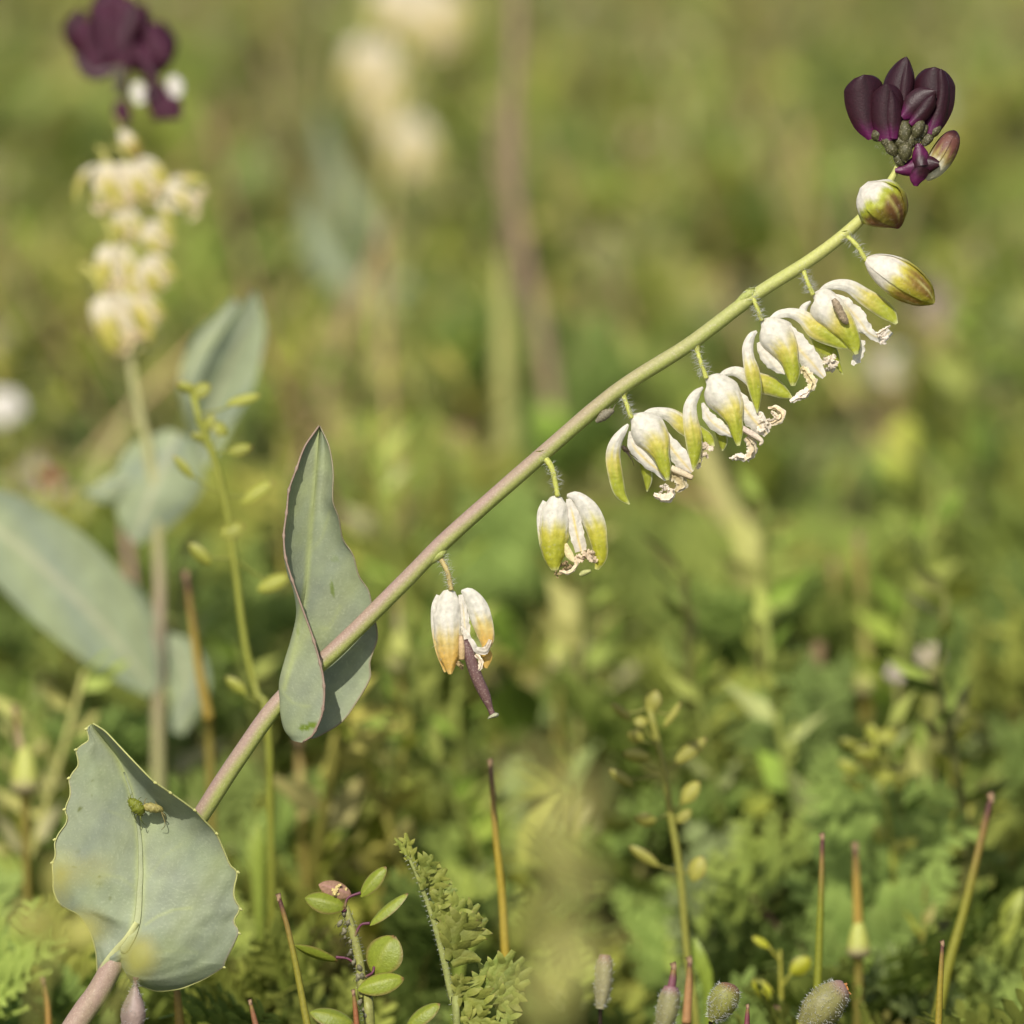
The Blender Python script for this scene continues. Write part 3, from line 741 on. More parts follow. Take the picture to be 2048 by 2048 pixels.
# spent flower with greenish tips
f = ped(hz(c4((885, 105), (945, 190), (985, 375)), (4, 10, 4)), (8, 6, 5.5), nh=55, seed=5, hl=14) + [
    ("sepal", M_SEPAL, blade(hz(c4((905, 410), (878, 480), (885, 580), (915, 720), (945, 850)), -4), np.array([20, 26, 34, 40, 14]) * s4, 60, -20, col=sepal_col(.45, lin(200, 196, 90), LIME, .5, 41))),
    ("petal", M_PETAL, blade(hz(c4((1055, 390), (1085, 500), (1110, 620), (1140, 740)), (0, 4)), np.array([16, 44, 48, 40]) * s4, 30, 0, col=petal_col(42, 1.0, .3), ruf=3, seed=42, edge=.1)),
    ("stamen", M_DRY, blade(hz(c4((1035, 690), (1060, 760), (1095, 810)), 8), np.array([12, 26, 10]) * s4, 50, 0, col=lin(222, 208, 160))),
    ("sepal", M_SEPAL, blade(hz(c4((1045, 370), (1100, 385), (1170, 460), (1220, 560), (1252, 680), (1262, 780), (1240, 862)), (2, 8, 10, 6)), np.array([10, 42, 70, 74, 58, 46, 14]) * s4, 62, 12, n=30, col=sepal_col(.42, lin(206, 196, 80), lin(176, 174, 48), .35, 43), ruf=2.2, seed=43)),
    ("sepal", M_SEPAL, blade(hz(c4((975, 372), (972, 430), (965, 540), (960, 660), (958, 780), (965, 868)), (4, 16, 18, 12)), np.array([46, 88, 106, 96, 74, 24]) * s4, 74, 0, edge=.07, n=40, m=19, col=sepal_col(.40, lin(206, 196, 80), lin(174, 174, 52), .35, 44), ruf=2.4, seed=44)),
    ("stamen", M_DRY, tuft((*c4((1170, 780))[0], 8), 70 * s4, 12, 45, lin(226, 206, 178))),
    ("stamen", M_DRY, curl(hz(c4((1095, 780), (1105, 830), (1060, 880), (995, 872)), 10), np.array([9, 10, 11, 7]) * s4, lin(225, 205, 168), 14, 46)),
    ("stamen", M_DRY, tuft((*c4((1040, 840))[0], 2), 50 * s4, 8, 47, lin(150, 128, 92))),
    ("stamen", M_DRY, tube(hz(c4((1130, 900), (1160, 885), (1205, 870)), 8), np.array([10, 20, 9]) * s4, 8, 10, lin(178, 180, 118))),
    ("stamen", M_DRY, tuft((*c4((975, 890))[0], 6), 34 * s4, 5, 48, lin(140, 126, 78)))]
flower("spent1", f, c4((985, 370))[0], "drooping half-closed spent flower with lime sepal tips")
# spent flower with orange tips and a protruding pod
PODC = lin(98, 72, 68)
f = ped(hz(c4((205, 790), (250, 880), (275, 1000)), (2, 8, 4)), (6.5, 5, 5.5), nh=60, seed=6, hl=15, col=lin(168, 152, 96)) + [
    ("sepal", M_SEPAL, blade(hz(c4((195, 1035), (172, 1110), (182, 1240), (215, 1400), (240, 1545)), -4), np.array([18, 26, 36, 40, 12]) * s4, 60, -20, col=sepal_col(.46, lin(222, 200, 124), ORANGE, .2, 51))),
    ("sepal", M_SEPAL, blade(hz(c4((470, 1400), (500, 1440), (498, 1520)), -6), np.array([24, 44, 16]) * s4, 60, 15, col=ORANGE * .95)),
    ("pod", M_STEM, tube(hz(c4((365, 1330), (395, 1430), (445, 1580), (500, 1700), (535, 1790), (552, 1832)), 12), np.array([26, 38, 40, 36, 20, 22]) * s4, 12, 30, lambda t, N: mix(PODC, PODC * .9 + lin(60, 40, 50) * .2, wob(t * 20) * .5 + .5))),
    ("stigma", M_DRY, tube(hz(c4((545, 1828), (553, 1842), (556, 1852)), 12), np.array([26, 42, 26]) * s4, 12, 10, lin(172, 172, 140))),
    ("petal", M_PETAL, blade(hz(c4((335, 1030), (355, 1130), (365, 1230), (385, 1330)), 2), np.array([14, 26, 34, 18]) * s4, 30, 0, col=petal_col(52, .5, .3), ruf=3, seed=52, edge=.14)),
    ("sepal", M_SEPAL, blade(hz(c4((340, 1008), (385, 1030), (440, 1120), (480, 1230), (505, 1330), (500, 1400)), (2, 10, 12, 8)), np.array([10, 50, 74, 68, 52, 20]) * s4, 62, 10, n=30, col=sepal_col(.52, lin(226, 204, 130), ORANGE, .5, 53), ruf=2.4, seed=53)),
    ("petal", M_PETAL, blade(hz(c4((345, 1240), (385, 1330), (440, 1400), (505, 1400), (535, 1330)), 16), np.array([10, 30, 26, 26, 12]) * s4, 30, 20, col=petal_col(54, .0, .3), ruf=4, rufk=16, seed=54, edge=.25)),
    ("sepal", M_SEPAL, blade(hz(c4((262, 998), (258, 1060), (252, 1180), (258, 1320), (262, 1450), (268, 1560)), (4, 16, 18, 12)), np.array([44, 84, 100, 94, 68, 14]) * s4, 74, 0, edge=.08, n=40, m=19, col=sepal_col(.50, lin(222, 200, 128), ORANGE, .15, 55), ruf=2.6, seed=55)),
    ("stamen", M_DRY, tube(hz(c4((338, 1300), (345, 1380), (346, 1465)), 18), np.array([14, 22, 20]) * s4, 8, 16, lambda t, N: mix(lin(214, 186, 150), lin(184, 158, 108), t))),
    ("stamen", M_DRY, curl(hz(c4((435, 1430), (468, 1470), (458, 1520), (412, 1560)), 20), np.array([9, 14, 13, 7]) * s4, lin(230, 214, 186), 14, 56)),
    ("stamen", M_DRY, tuft((*c4((330, 1490))[0], 6), 40 * s4, 6, 57, lin(160, 138, 92))),
    ("hairs", M_HAIR, hairs(hz(c4((200, 1200), (215, 1400), (250, 1560)), 0), 40 * s4, 10, 14, 8, (.7, .66, .5), th=.4))]
flower("spent2", f, c4((275, 995))[0], "orange-tipped spent flower with a dark pod sticking out below")

# ---- buds
def budE_col(k):
    def f(t, v):
        tt = t + .07 * wob(v * 5 + k, 2)
        c = mix(WHITE, lin(206, 196, 78), sstep(.34, .50, tt))
        c = mix(c, lin(166, 158, 48), sstep(.5, .75, tt))
        br = sstep(.46, .6, tt) * (1 - sstep(.84, .95, tt)) * np.exp(-((np.abs(v) - .28) / .34) ** 2)
        c = mix(c, lin(132, 96, 54), .85 * br)
        c = mix(c, lin(205, 196, 130), .8 * np.exp(-(v / .07) ** 2) * sstep(.6, .75, t))
        c = mix(c, lin(120, 130, 50), .6 * sstep(.9, 1, np.abs(v)) * sstep(.25, .5, t))
        return mix(c, lin(206, 200, 90), sstep(.93, 1, t))
    return f
f = ped(hz(c1((560, 1595), (640, 1680), (705, 1790)), (4, 10, 4)), (6, 5, 5.5), nh=70, seed=7) + [("sepal", M_SEPAL, g) for g in bud_sepals(hz(c2((1195, 175), (1260, 205), (1390, 275), (1540, 370), (1690, 475), (1760, 530), (1792, 556)), 6), np.array([30, 92, 150, 166, 122, 60, 14]) * s2, 62, budE_col, ruf=.02)]
flower("bud_yellow", f, c2((1200, 170))[0], "plump hanging bud, white at its base and yellow-brown toward the tip")
s1 = .2578
def budF_col(k):
    def f(t, v):
        tt = t + .10 * wob(v * 4 + k, 2) + .06 * np.abs(v)
        c = mix(WHITE, lin(176, 182, 60), sstep(.26, .40, tt))
        c = mix(c, lin(150, 140, 52), sstep(.45, .7, tt))
        br = sstep(.42, .56, tt) * np.exp(-((np.abs(v) - .25) / .4) ** 2)
        c = mix(c, BROWN, .85 * br)
        c = mix(c, lin(196, 186, 110), .6 * np.exp(-(v / .06) ** 2) * sstep(.35, .5, t) * (1 - sstep(.75, .9, t)))
        return mix(c, lin(96, 44, 50), sstep(.86, 1, t))
    return f
f = [("pedicel", M_STEM, tube(hz(c1((890, 1160), (900, 1200), (880, 1260)), -8), [5, 5, 5], 8, 12, lin(140, 140, 80))), ("hairs", M_HAIR, hairs(hz(c1((890, 1150), (905, 1190), (890, 1250)), -8), 5, 20, 12, 9, (.55, .55, .45), th=.4))]
f += [("sepal", M_SEPAL, g) for g in bud_sepals(hz(c1((690, 1200), (745, 1265), (830, 1350), (905, 1440), (945, 1510), (955, 1542)), 14), np.array([40, 150, 196, 150, 60, 8]) * s1, 70, budF_col, keel=.06, ruf=.05, seed=3)]
flower("bud_white", f, c1((750, 1250))[0], "squat white, green and brown bud just below the maroon buds")

# dark buds at the stem tip
def dark_col(k=0, mg=.22):
    def f(t, v):
        c = mix(PURP, DARKP, sstep(.02, mg + .12, t + .06 * wob(v * 5, k)))
        c = mix(c, lin(44, 18, 26), .5 * sstep(.35, .8, t))
        return c * (1 - .25 * np.exp(-(v / .05) ** 2) * sstep(.2, .4, t))[:, None]
    return f
head = group_part("bud_cluster", world_of([[1815, 300, 0]])[0], plant)
head["label"] = "crown of dark maroon buds at the stem tip"
def dk(P, w, wrap, roll=0, z=0, k=0, n=26, m=13, zz=0): return build("dark_petal", blade(hz([(p[0], p[1] + 11 * (1 - q / (len(P) - 1))) for q, p in enumerate(P)], np.asarray(z) + 6), np.asarray(w) * 1.13 * s1, wrap, roll, n, m, dark_col(k), ruf=1.0, rufk=5, seed=k, rnd=.3), M_DARK, head)
dk(c1((1000, 700), (975, 560), (950, 430), (985, 300), (1022, 205)), [50, 100, 116, 84, 40], 62, -10, -16, 1)
dk(c1((1010, 690), (1020, 520), (1040, 360), (1030, 225)), [30, 44, 46, 14], 60, 20, -8, 9)
dk(c1((760, 800), (720, 690), (705, 560), (705, 440), (690, 345)), [34, 96, 132, 140, 120], 66, 8, (0, 6), 2)
dk(c1((1185, 790), (1215, 690), (1235, 560), (1225, 430), (1240, 285)), [30, 86, 128, 146, 130], 66, -6, (0, -2), 3)
dk(c1((1215, 770), (1280, 660), (1312, 540), (1318, 420), (1290, 300)), [30, 60, 50, 44, 40], 70, 20, (2, 6), 4)
dk(c1((880, 815), (868, 700), (866, 580), (872, 480), (865, 415)), [70, 108, 116, 104, 70], 66, 0, (14, 20), 5)
dk(c1((930, 800), (940, 680), (930, 560), (900, 460)), [30, 56, 46, 14], 60, 20, (18, 22), 6)
dk(c1((990, 640), (1070, 600), (1160, 530), (1250, 475)), [24, 90, 92, 36], 60, 10, (12, 18), 7)
dk(c1((1050, 690), (1120, 640), (1190, 560), (1235, 500)), [20, 52, 52, 20], 70, 0, (18, 24), 8)
oc = lambda t, N: mix(OLIVE, lin(80, 78, 46), np.clip(.4 + .6 * wob(N[:, 0] * 5 + t * 9), 0, 1))
for i, (x, y, rx, ry, z) in enumerate(((1060, 700, 40, 50, 6), (940, 800, 50, 60, 4), (1040, 870, 50, 60, 6), (1150, 790, 40, 50, 4), (800, 815, 58, 44, 0), (875, 870, 62, 66, 8), (905, 925, 50, 48, 12), (1008, 800, 50, 80, 12), (1110, 765, 56, 66, 16), (1010, 945, 56, 62, 14), (1238, 785, 52, 52, 0), (1180, 850, 44, 52, 0), (985, 870, 60, 56, 4), (1090, 850, 50, 50, 2), (965, 1010, 40, 50, 4))):
    d_ = nrm(np.array([x - 1000., y - 1060.])) * ry * 1.2
    P = hz(c1(*[(x + q * d_[0], y + q * d_[1]) for q in (-1, -.6, 0, .6, 1)]), z)
    build("calyx", tube(P, np.array([.3, .75, 1.0, .85, .4]) * rx * (.78 + .28 * ((i * 7) % 5) / 4) * s1, 14, 18, oc, bump=lambda t, p: 1 + .05 * np.sin(p * 4) + .04 * wob(t * 8 + p, i)), M_STEM, head)
build("hairs", Geo().join(hairs(hz(c1((800, 860), (900, 960), (960, 1040)), 8), 10, 40, 8, 21, (.5, .5, .42), th=.35)).join(hairs(hz(c1((1060, 900), (1150, 860), (1220, 800)), 8), 8, 40, 8, 22, (.5, .5, .42), th=.35)), M_HAIR, head, kind="stuff")
# half-open purple flower and cream bud behind it
def creamp(k):
    def f(t, v):
        c = mix(lin(226, 222, 196), lin(176, 160, 92), sstep(.3, .5, t + .08 * wob(v * 4 + k)))
        c = mix(c, lin(112, 58, 62), sstep(.42, .72, t + .16 * wob(v * 6 + k, 1)) * .9)
        return mix(c, DARKP * 1.1, sstep(.82, 1, t))
    return f
ob = group_part("bud", world_of([[*c1((1180, 1130))[0], 0]])[0], plant)
ob["label"] = "cream and maroon bud behind the four-cornered purple flower"
for g in bud_sepals(hz(c1((1170, 1160), (1220, 1090), (1290, 985), (1350, 880), (1385, 810), (1398, 780)), -14), np.array([22, 70, 92, 82, 52, 12]) * s1, 40, creamp): build("sepal", g, M_SEPAL, ob)
pf = group_part("bud", world_of([[*c1((1080, 1050))[0], 0]])[0], plant)
pf["label"] = "small four-cornered purple flower just under the maroon crown"
def purpc(k):
    def f(t, v): return mix(mix(PURP, lin(84, 24, 64), sstep(0, .4, t)), DARKP, sstep(.35, .8, t + .2 * wob(v * 3, k)))
    return f
build("petal", blade(hz(c1((930, 1090), (1010, 1085), (1100, 1060), (1200, 1040), (1272, 1040)), (8, 22)), np.array([16, 50, 84, 64, 22]) * s1, 70, 0, 26, 13, purpc(1), ruf=1.5, seed=61), M_DARK, pf)
build("petal", blade(hz(c1((1110, 880), (1125, 960), (1140, 1050)), (10, 24)), np.array([24, 66, 60]) * s1, 60, 0, 20, 11, purpc(2), ruf=1.5, seed=62), M_DARK, pf)
build("petal", blade(hz(c1((1090, 1212), (1100, 1150), (1140, 1060)), (12, 22)), np.array([20, 62, 70]) * s1, 60, 0, 20, 11, purpc(3), ruf=1.5, seed=63), M_DARK, pf)

# ================================================================== INSECTS
def insect(name, label, P, r, colr, legs, seed, fuzz=0, group=None):
    mid_ = np.asarray(P)[len(P) // 2]
    t = thing(name, world_of([mid_])[0], label, "insect")
    build("body", tube(P, r, 12, 26, lambda tt, N: mix(colr, np.asarray(colr) * .55, np.clip(.5 + .6 * wob(tt * 30 + N[:, 1] * 4, seed), 0, 1)), bump=lambda tt, p: 1 + .04 * np.sin(tt * 38) + .06 * np.sin(p * 5) + .1 * wob(tt * 14 + p, seed)), M_BUG, t)
    for L in legs: build("leg", tube(L, np.linspace(1.1, .5, len(L)), 5, 14, np.asarray(colr) * .7), M_BUG, t)
    if fuzz: build("hairs", hairs(P, r, fuzz, 6, seed, (.6, .6, .5), th=.4), M_HAIR, t, kind="stuff")
    return t
aph = insect("aphid", "green aphid with a shed skin on the broad lower leaf", hz(c6((590, 596), (606, 608), (632, 632), (655, 660), (668, 690)), (8, 12, 14, 12, 8)), [4, 9, 13, 12, 4], lin(124, 132, 40),
       [hz(c6(a, b, c), (12, 16, -6)) for a, b, c in (((615, 615), (592, 590), (584, 572)), ((630, 640), (606, 660), (612, 690)), ((640, 620), (650, 590), (664, 580)), ((650, 660), (630, 700), (640, 730)), ((655, 670), (665, 720), (696, 752)), ((600, 602), (600, 576), (612, 552)))], 3, 26)
build("shed_skin", tube(hz(c6((668, 650), (700, 640), (740, 645), (775, 652), (795, 664)), (10, 14, 15, 13, 11)), [3, 9, 9.5, 7, 2], 12, 22, lambda t, N: mix(lin(168, 160, 96), lin(124, 112, 60), np.clip(.4 + .6 * wob(t * 16 + N[:, 1] * 3, 2), 0, 1)), bump=lambda t, p: 1 + .12 * wob(t * 16 + p, 3)), M_BUG, aph)
for a, b, c in (((690, 640), (684, 606), (694, 586)), ((740, 645), (752, 620), (746, 604)), ((770, 655), (806, 690), (812, 730)), ((780, 660), (806, 740), (784, 776))):
    build("leg", tube(hz(c6(a, b, c), (12, 14, -4)), [1.1, .9, .5], 5, 12, lin(130, 118, 70)), M_BUG, aph)
insect("insect_husk", "long grey husk on the front sepal of an open flower", hz(c2((908, 522), (935, 565), (972, 640), (1005, 700), (1030, 735)), (36, 38, 36, 34, 32)), np.array([22, 34, 36, 34, 18]) * s2, lin(168, 150, 122), [], 5)
insect("mealy_insect", "grey mealy insect clinging under the mauve stem", hz(c3((50, 940), (90, 910), (140, 870), (200, 840)), 10), np.array([12, 34, 40, 16]) * s3, lin(140, 132, 110),
       [hz(c3(a, b), (14, 6)) for a, b in (((100, 880), (90, 840)), ((150, 850), (170, 810)), ((190, 840), (215, 790)))], 6)
insect("small_spider", "tiny dark long-legged insect behind the left sepal of an open flower", hz(c3((270, 1140), (295, 1170), (330, 1195)), -8), np.array([12, 22, 10]) * s3, lin(70, 58, 40),
       [hz(c3(a, b, c), (-6, -2, -4)) for a, b, c in (((310, 1190), (350, 1250), (370, 1310)), ((320, 1195), (380, 1240), (400, 1260)), ((290, 1180), (330, 1230), (345, 1260)))], 8)

# ================================================================== PEPPERGRASS
PODG = lin(144, 150, 56)
def pod_geo(cx, cy, L, Wd, ang, z=0, tilt=0, c0=PODG, shade=0, seed=0):
    """flat lens-shaped pod with a notched tip and a ridge; L long axis, Wd short axis, px"""
    nu, nv = 15, 9
    u = np.linspace(0, 1, nu); prof = np.sin(np.pi * np.clip(u, 0, 1)) ** .62; prof[0] = prof[-1] = .05
    g = Geo()
    for sgn in (1, -1):
        v = np.linspace(-1, 1, nv)
        x = (u - .5)[:, None] * L * np.ones(nv)[None]; y = prof[:, None] * v[None] * Wd / 2
        x[-2:] -= (1 - np.abs(v))[None] * L * .03
        h = sgn * prof[:, None] * (1 - v[None] ** 2) * min(Wd * .2, L * .11) + sgn * prof[:, None] * Wd * .05 * np.exp(-(v / .12) ** 2)[None]
        a = R(ang); ti = R(tilt)
        y2 = y * math.cos(ti) - h * math.sin(ti); z2 = y * math.sin(ti) + h * math.cos(ti)
        V = np.stack([cx + x * math.cos(a) - y2 * math.sin(a), cy + x * math.sin(a) + y2 * math.cos(a), z + z2], -1).reshape(-1, 3)
        vv = np.tile(v, nu)
        c = mix(c0, c0 * np.array([1.15, 1.08, 1.3]), np.exp(-(vv / .14) ** 2))
        c = mix(c, lin(120, 96, 60), .75 * sstep(.86, 1, np.abs(vv)))
        c = mix(c, lin(120, 70, 60), .8 * sstep(.94, 1, np.repeat(u, nv)))
        g.add(V, grid_faces(nu, nv), None, c)
    return g

s7 = .3209
pg_base = ground_under(*c7((770, 1700))[0], FOCUS)
pg = thing("peppergrass_plant", pg_base, "sharp peppergrass stalk with purple-stalked flat green pods and grey aphids beside the ferny leaf", "plant")
stemP = hz(c7((745, 1420), (705, 1230), (683, 1020), (645, 840), (610, 720), (595, 660)), 0)
px_, py_, D_ = pix_of(pg_base)
build("stem", tube([(px_, py_, (FOCUS - D_) / (K * FOCUS)), ] + stemP, np.array([34, 34, 32, 30, 28, 26, 18]) * s7, 10, 50, lambda t, N: mix(lin(156, 158, 78), lin(140, 140, 84), wob(t * 30 + N[:, 0] * 2) * .5 + .5)), M_GREEN, pg)
build("hairs", hairs(stemP, 30 * s7, 220, 8, 31, (.6, .6, .52), th=.38), M_HAIR, pg, kind="stuff")
pods = [(468, 642, 235, 125, 14, 16, 25, 0), (770, 510, 225, 92, -50, 8, 30, 1), (866, 682, 285, 86, -40, 10, 50, 2), (412, 955, 262, 84, 20, 6, -50, 3), (838, 968, 250, 215, -62, -12, 25, 4), (816, 1148, 272, 132, -14, 18, 30, 5), (512, 1362, 262, 130, 16, -6, 40, 6), (1080, 1345, 235, 110, -36, -8, 40, 7)]
for (x, y, L, Wd, an, z, ti, k) in pods:
    c = c7((x, y))[0]
    o = build("pod", pod_geo(c[0], c[1], L * 1.1 * s7, Wd * 1.18 * s7, an, z, ti * .95, lin(128, 140, 44) * (.9 + .08 * (k % 3))), M_GREEN, pg)
for k, P in enumerate(([(590, 668, 8), (612, 610, 8), (690, 578, 8)], [(652, 850, 6), (690, 780, 8), (748, 768, 10)], [(665, 1035, 4), (610, 990, 6), (535, 980, 6)], [(700, 1110, 6), (760, 1080, -4), (775, 1040, -8)], [(700, 1190, 8), (730, 1180, 14), (760, 1172, 16)], [(595, 680, 8), (590, 690, 12), (570, 690, 14)])):
    build("pod_stalk", tube(c7(*P), np.array([10, 8, 10]) * s7, 8, 16, lambda t, N: mix(lin(132, 118, 70), lin(108, 60, 78), sstep(0, .4, t))), M_GREEN, pg)
# opened pod at the tip
g = pod_geo(*c7((530, 560))[0], 215 * s7, 120 * s7, 18, 4, 20, lin(150, 118, 96)); build("open_pod", g, M_DRY, pg)
g = tuft((*c7((545, 565))[0], 12), 45 * s7, 7, 41, lin(206, 190, 120)); build("seeds", g, M_DRY, pg)
rs = np.random.default_rng(5)
for k, (x, y) in enumerate(((585, 730), (560, 760), (600, 790), (575, 820), (595, 860), (620, 900), (640, 950), (640, 1000), (660, 1040), (690, 1080), (670, 1100), (690, 1250), (715, 1300), (700, 1350))):
    c = c7((x + 8 + 11 * rs.normal(), y + 14 * rs.normal()))[0]; z = 5 + 4 * rs.random(); q_ = .55 + .5 * rs.random()
    a = thing("tiny_aphid", world_of([[c[0], c[1], z]])[0], "tiny grey aphid crowded on the sharp peppergrass stalk", "insect", "aphids on the peppergrass stalk")
    build("body", tube([(c[0] - 4 * q_ * rs.normal(), c[1] - 8 * q_, z), (c[0], c[1], z + 2), (c[0] + 4 * q_ * rs.normal(), c[1] + 8 * q_, z)], np.array([2.5, 6, 2]) * q_, 9, 10, lin(112, 108, 84) * (.7 + .6 * rs.random())), M_BUG, a)
    build("leg", tube([(c[0], c[1], z), (c[0] - 8, c[1] + 3, z + 2), (c[0] - 10, c[1] + 9, z)], [.7, .6, .5], 5, 8, lin(70, 66, 50)), M_BUG, a)

# blurred peppergrass plants standing further off or nearer
def peppergrass(px, py_top, D, lean, L, npod, label, seed, group=None, pod=64, colr=PODG, stemc=lin(164, 160, 62), r=6):
    """stalk whose top shows at px, py_top when it stands at distance D; L = pixels of stalk that bear pods"""
    rs = np.random.default_rng(seed)
    top = np.array([px, py_top, 0.0])
    gb = ground_under(px + lean, py_top + 900, D)
    bx, by, bd = pix_of(gb); base = (bx, by, (D - bd) / (K * D))
    t = thing("peppergrass_plant", gb, label, "plant", group)
    P = [base, (px + lean * .6, .5 * (by + py_top) , base[2] * .5), (px + lean * .25, py_top + L, 0), tuple(top)]
    k = FOCUS / D
    build("stem", tube(P, np.array([1.1, 1.1, 1, .5]) * r * k, 8, 30, stemc), M_GREEN, t, D)
    for i in range(npod):
        s = i / max(npod - 1, 1)
        y = py_top + 8 + s * L; x = px + lean * .25 * s
        side = 1 if i % 2 else -1
        an = -side * rs.uniform(15, 55); an = an if side > 0 else 180 + an
        l = pod * k * (.55 + .45 * min(1, s * 2 + .3)) * rs.uniform(.85, 1.1); d = np.array([math.cos(R(an)), math.sin(R(an))])
        z = rs.normal() * 12
        c = np.array([x, y]) + d * (l * .5 + 26 * k)
        p = build("pod", pod_geo(c[0], c[1], l, l * rs.uniform(.4, .75), an, z, rs.uniform(-60, 60), colr * rs.uniform(.8, 1.1)), M_GREEN, t, D)
        e = np.array([x, y]) + d * 28 * k
        build("pod_stalk", tube([(x, y + 14 * k, 0), (x + d[0] * 12 * k, y + d[1] * 6 * k + 6 * k, z * .4), (e[0], e[1], z)], 2.6 * k, 6, 8, lin(140, 100, 90) if rs.random() < .5 else stemc), M_GREEN, t, D)
    return t
# stalks whose pods can be told apart
def near_pods(label, D, stalk, plist, seed, colr=lin(158, 158, 80), r=5):
    gb = ground_under(*stalk[0][:2], D); bx, by, bd = pix_of(gb)
    t = thing("peppergrass_plant", gb, label, "plant")
    k = FOCUS / D
    build("stem", tube([(bx, by, (D - bd) / (K * D))] + stalk, r * k, 8, 30, colr * .9), M_GREEN, t, D)
    for i, (x, y, l, w_, an) in enumerate(plist):
        build("pod", pod_geo(x, y, l, w_, an, 0, 20, colr * (.9 + .1 * (i % 3))), M_GREEN, t, D)
        sx, sy = min(((p[0], p[1]) for p in stalk), key=lambda q: abs(q[1] - y - 20))
        build("pod_stalk", tube([(sx, sy, 0), ((sx + x) / 2, (sy + y) / 2 + 6, 0), (x, y, 0)], 2.4 * k, 6, 8, colr * .8), M_GREEN, t, D)

def cpods(f, s_, rows): return [(*f((x, y))[0], l * s_, w_ * s_, an) for x, y, l, w_, an in rows]
near_pods("peppergrass stalk with a few lime pods crossing in front of the blurred broad grey-green leaves", .765, hz(cb((1300, 1900), (1250, 1700), (1180, 1400), (1130, 1000), (1080, 700), (1020, 480), (950, 310), (935, 220)), 0),
          cpods(cb, .4142, ((970, 195, 110, 80, -30), (900, 180, 100, 60, 200), (1175, 240, 170, 55, -15), (1160, 480, 120, 60, -15), (885, 565, 150, 50, 230), (1240, 690, 190, 80, -35), (1120, 870, 130, 95, -20), (965, 985, 150, 70, 225), (1320, 1125, 170, 80, -25), (1010, 350, 90, 60, -60), (1060, 380, 90, 70, 40), (1140, 1620, 130, 60, 220), (960, 420, 80, 50, 200))), 21, lin(150, 154, 62), 8)
near_pods("blurred peppergrass stalk with tan-lime pods and pale top left of the olive beak", .752, hz(c8((600, 1500), (560, 1150), (530, 800), (490, 560), (470, 400), (440, 280), (405, 130)), 0),
          cpods(c8, .4907, ((290, 150, 110, 40, 220), (370, 190, 60, 50, 0), (500, 160, 130, 30, -55), (420, 105, 90, 70, -70), (350, 250, 70, 60, 200), (355, 330, 120, 60, 190), (570, 310, 170, 62, -38), (290, 420, 120, 50, 215), (570, 480, 120, 70, -50), (545, 575, 80, 50, -40), (385, 740, 150, 50, 215), (600, 790, 110, 80, -70), (390, 590, 90, 60, 190))), 22, lin(152, 150, 66), 8)
near_pods("peppergrass stalk crowded with round lime pods under the twin swollen storksbill fruits", .80, hz(c8((1420, 1100), (1400, 800), (1380, 600), (1350, 420), (1320, 250)), 0),
          cpods(c8, .4907, ((1370, 250, 90, 70, -10), (1290, 320, 110, 50, 190), (1360, 350, 70, 60, -10), (1220, 280, 80, 40, 200), (1380, 420, 100, 50, 10), (1220, 380, 110, 50, 215), (1300, 385, 60, 50, 200), (1440, 430, 100, 40, -50), (1230, 440, 100, 40, 220), (1440, 690, 130, 50, -15), (1340, 650, 90, 50, 260), (1310, 230, 60, 50, -90))), 23, lin(156, 160, 60), 6)
peppergrass(1900, 1400, .86, 30, 280, 10, "peppergrass stalk with whitish top behind the tall curved beak", 14, pod=64, r=6, colr=lin(166, 170, 62))
peppergrass(2030, 1190, .92, 40, 420, 12, "far lime-podded peppergrass at the meadow's edge beyond the curved beak", 15, pod=64)
peppergrass(110, 960, .88, 110, 420, 9, "blurred peppergrass behind the big grey-green leaf with reddish top", 16, pod=60, colr=lin(160, 150, 60))
peppergrass(40, 1480, .84, 20, 300, 9, "blurred peppergrass with pale swollen pods beside the toothed lower leaf", 17, pod=70, colr=lin(170, 168, 92))
peppergrass(820, 900, 1.02, -60, 330, 9, "pale peppergrass stalk far behind the spent flowers with peach tip", 18, pod=62, colr=lin(170, 164, 90), stemc=lin(170, 164, 90))
peppergrass(1560, 1900, .755, 20, 160, 4, "low peppergrass with round yellow pod between the two downy buds", 19, pod=60, colr=lin(170, 172, 44))
for i, (x, y, D) in enumerate(((90, 560, 1.25), (560, 420, 1.3), (1240, 640, 1.35), (1500, 300, 1.6), (1790, 720, 1.2), (1990, 760, 1.15), (1400, 150, 1.8), (1930, 260, 1.7), (620, 640, 1.15), (1130, 980, 1.05), (1600, 1060, 1.0), (460, 130, 1.6))):
    peppergrass(x, y, D, 40 - 15 * (i % 6), 300, 9, "dim out-of-focus peppergrass stalk standing deep in the meadow", 60 + i, "peppergrass deep in the meadow", pod=70, colr=lin(164, 160, 84), stemc=lin(160, 152, 88))
near_pods("near out-of-focus peppergrass with one yellow-green pod over the base of the toothed leaf", .575, [(215, 2120, 0), (240, 2020, 0), (262, 1945, 0), (276, 1920, 0)], [(278, 1912, 84, 74, -70)], 1)
near_pods("near out-of-focus peppergrass brushing the outer edge of the toothed leaf", .52, [(70, 2130, 0), (90, 1960, 0), (112, 1800, 0), (120, 1740, 0)], [(120, 1750, 80, 60, -60), (60, 1850, 90, 60, 200), (165, 1860, 80, 56, -20), (190, 1740, 50, 30, -30)], 2, lin(166, 164, 82))
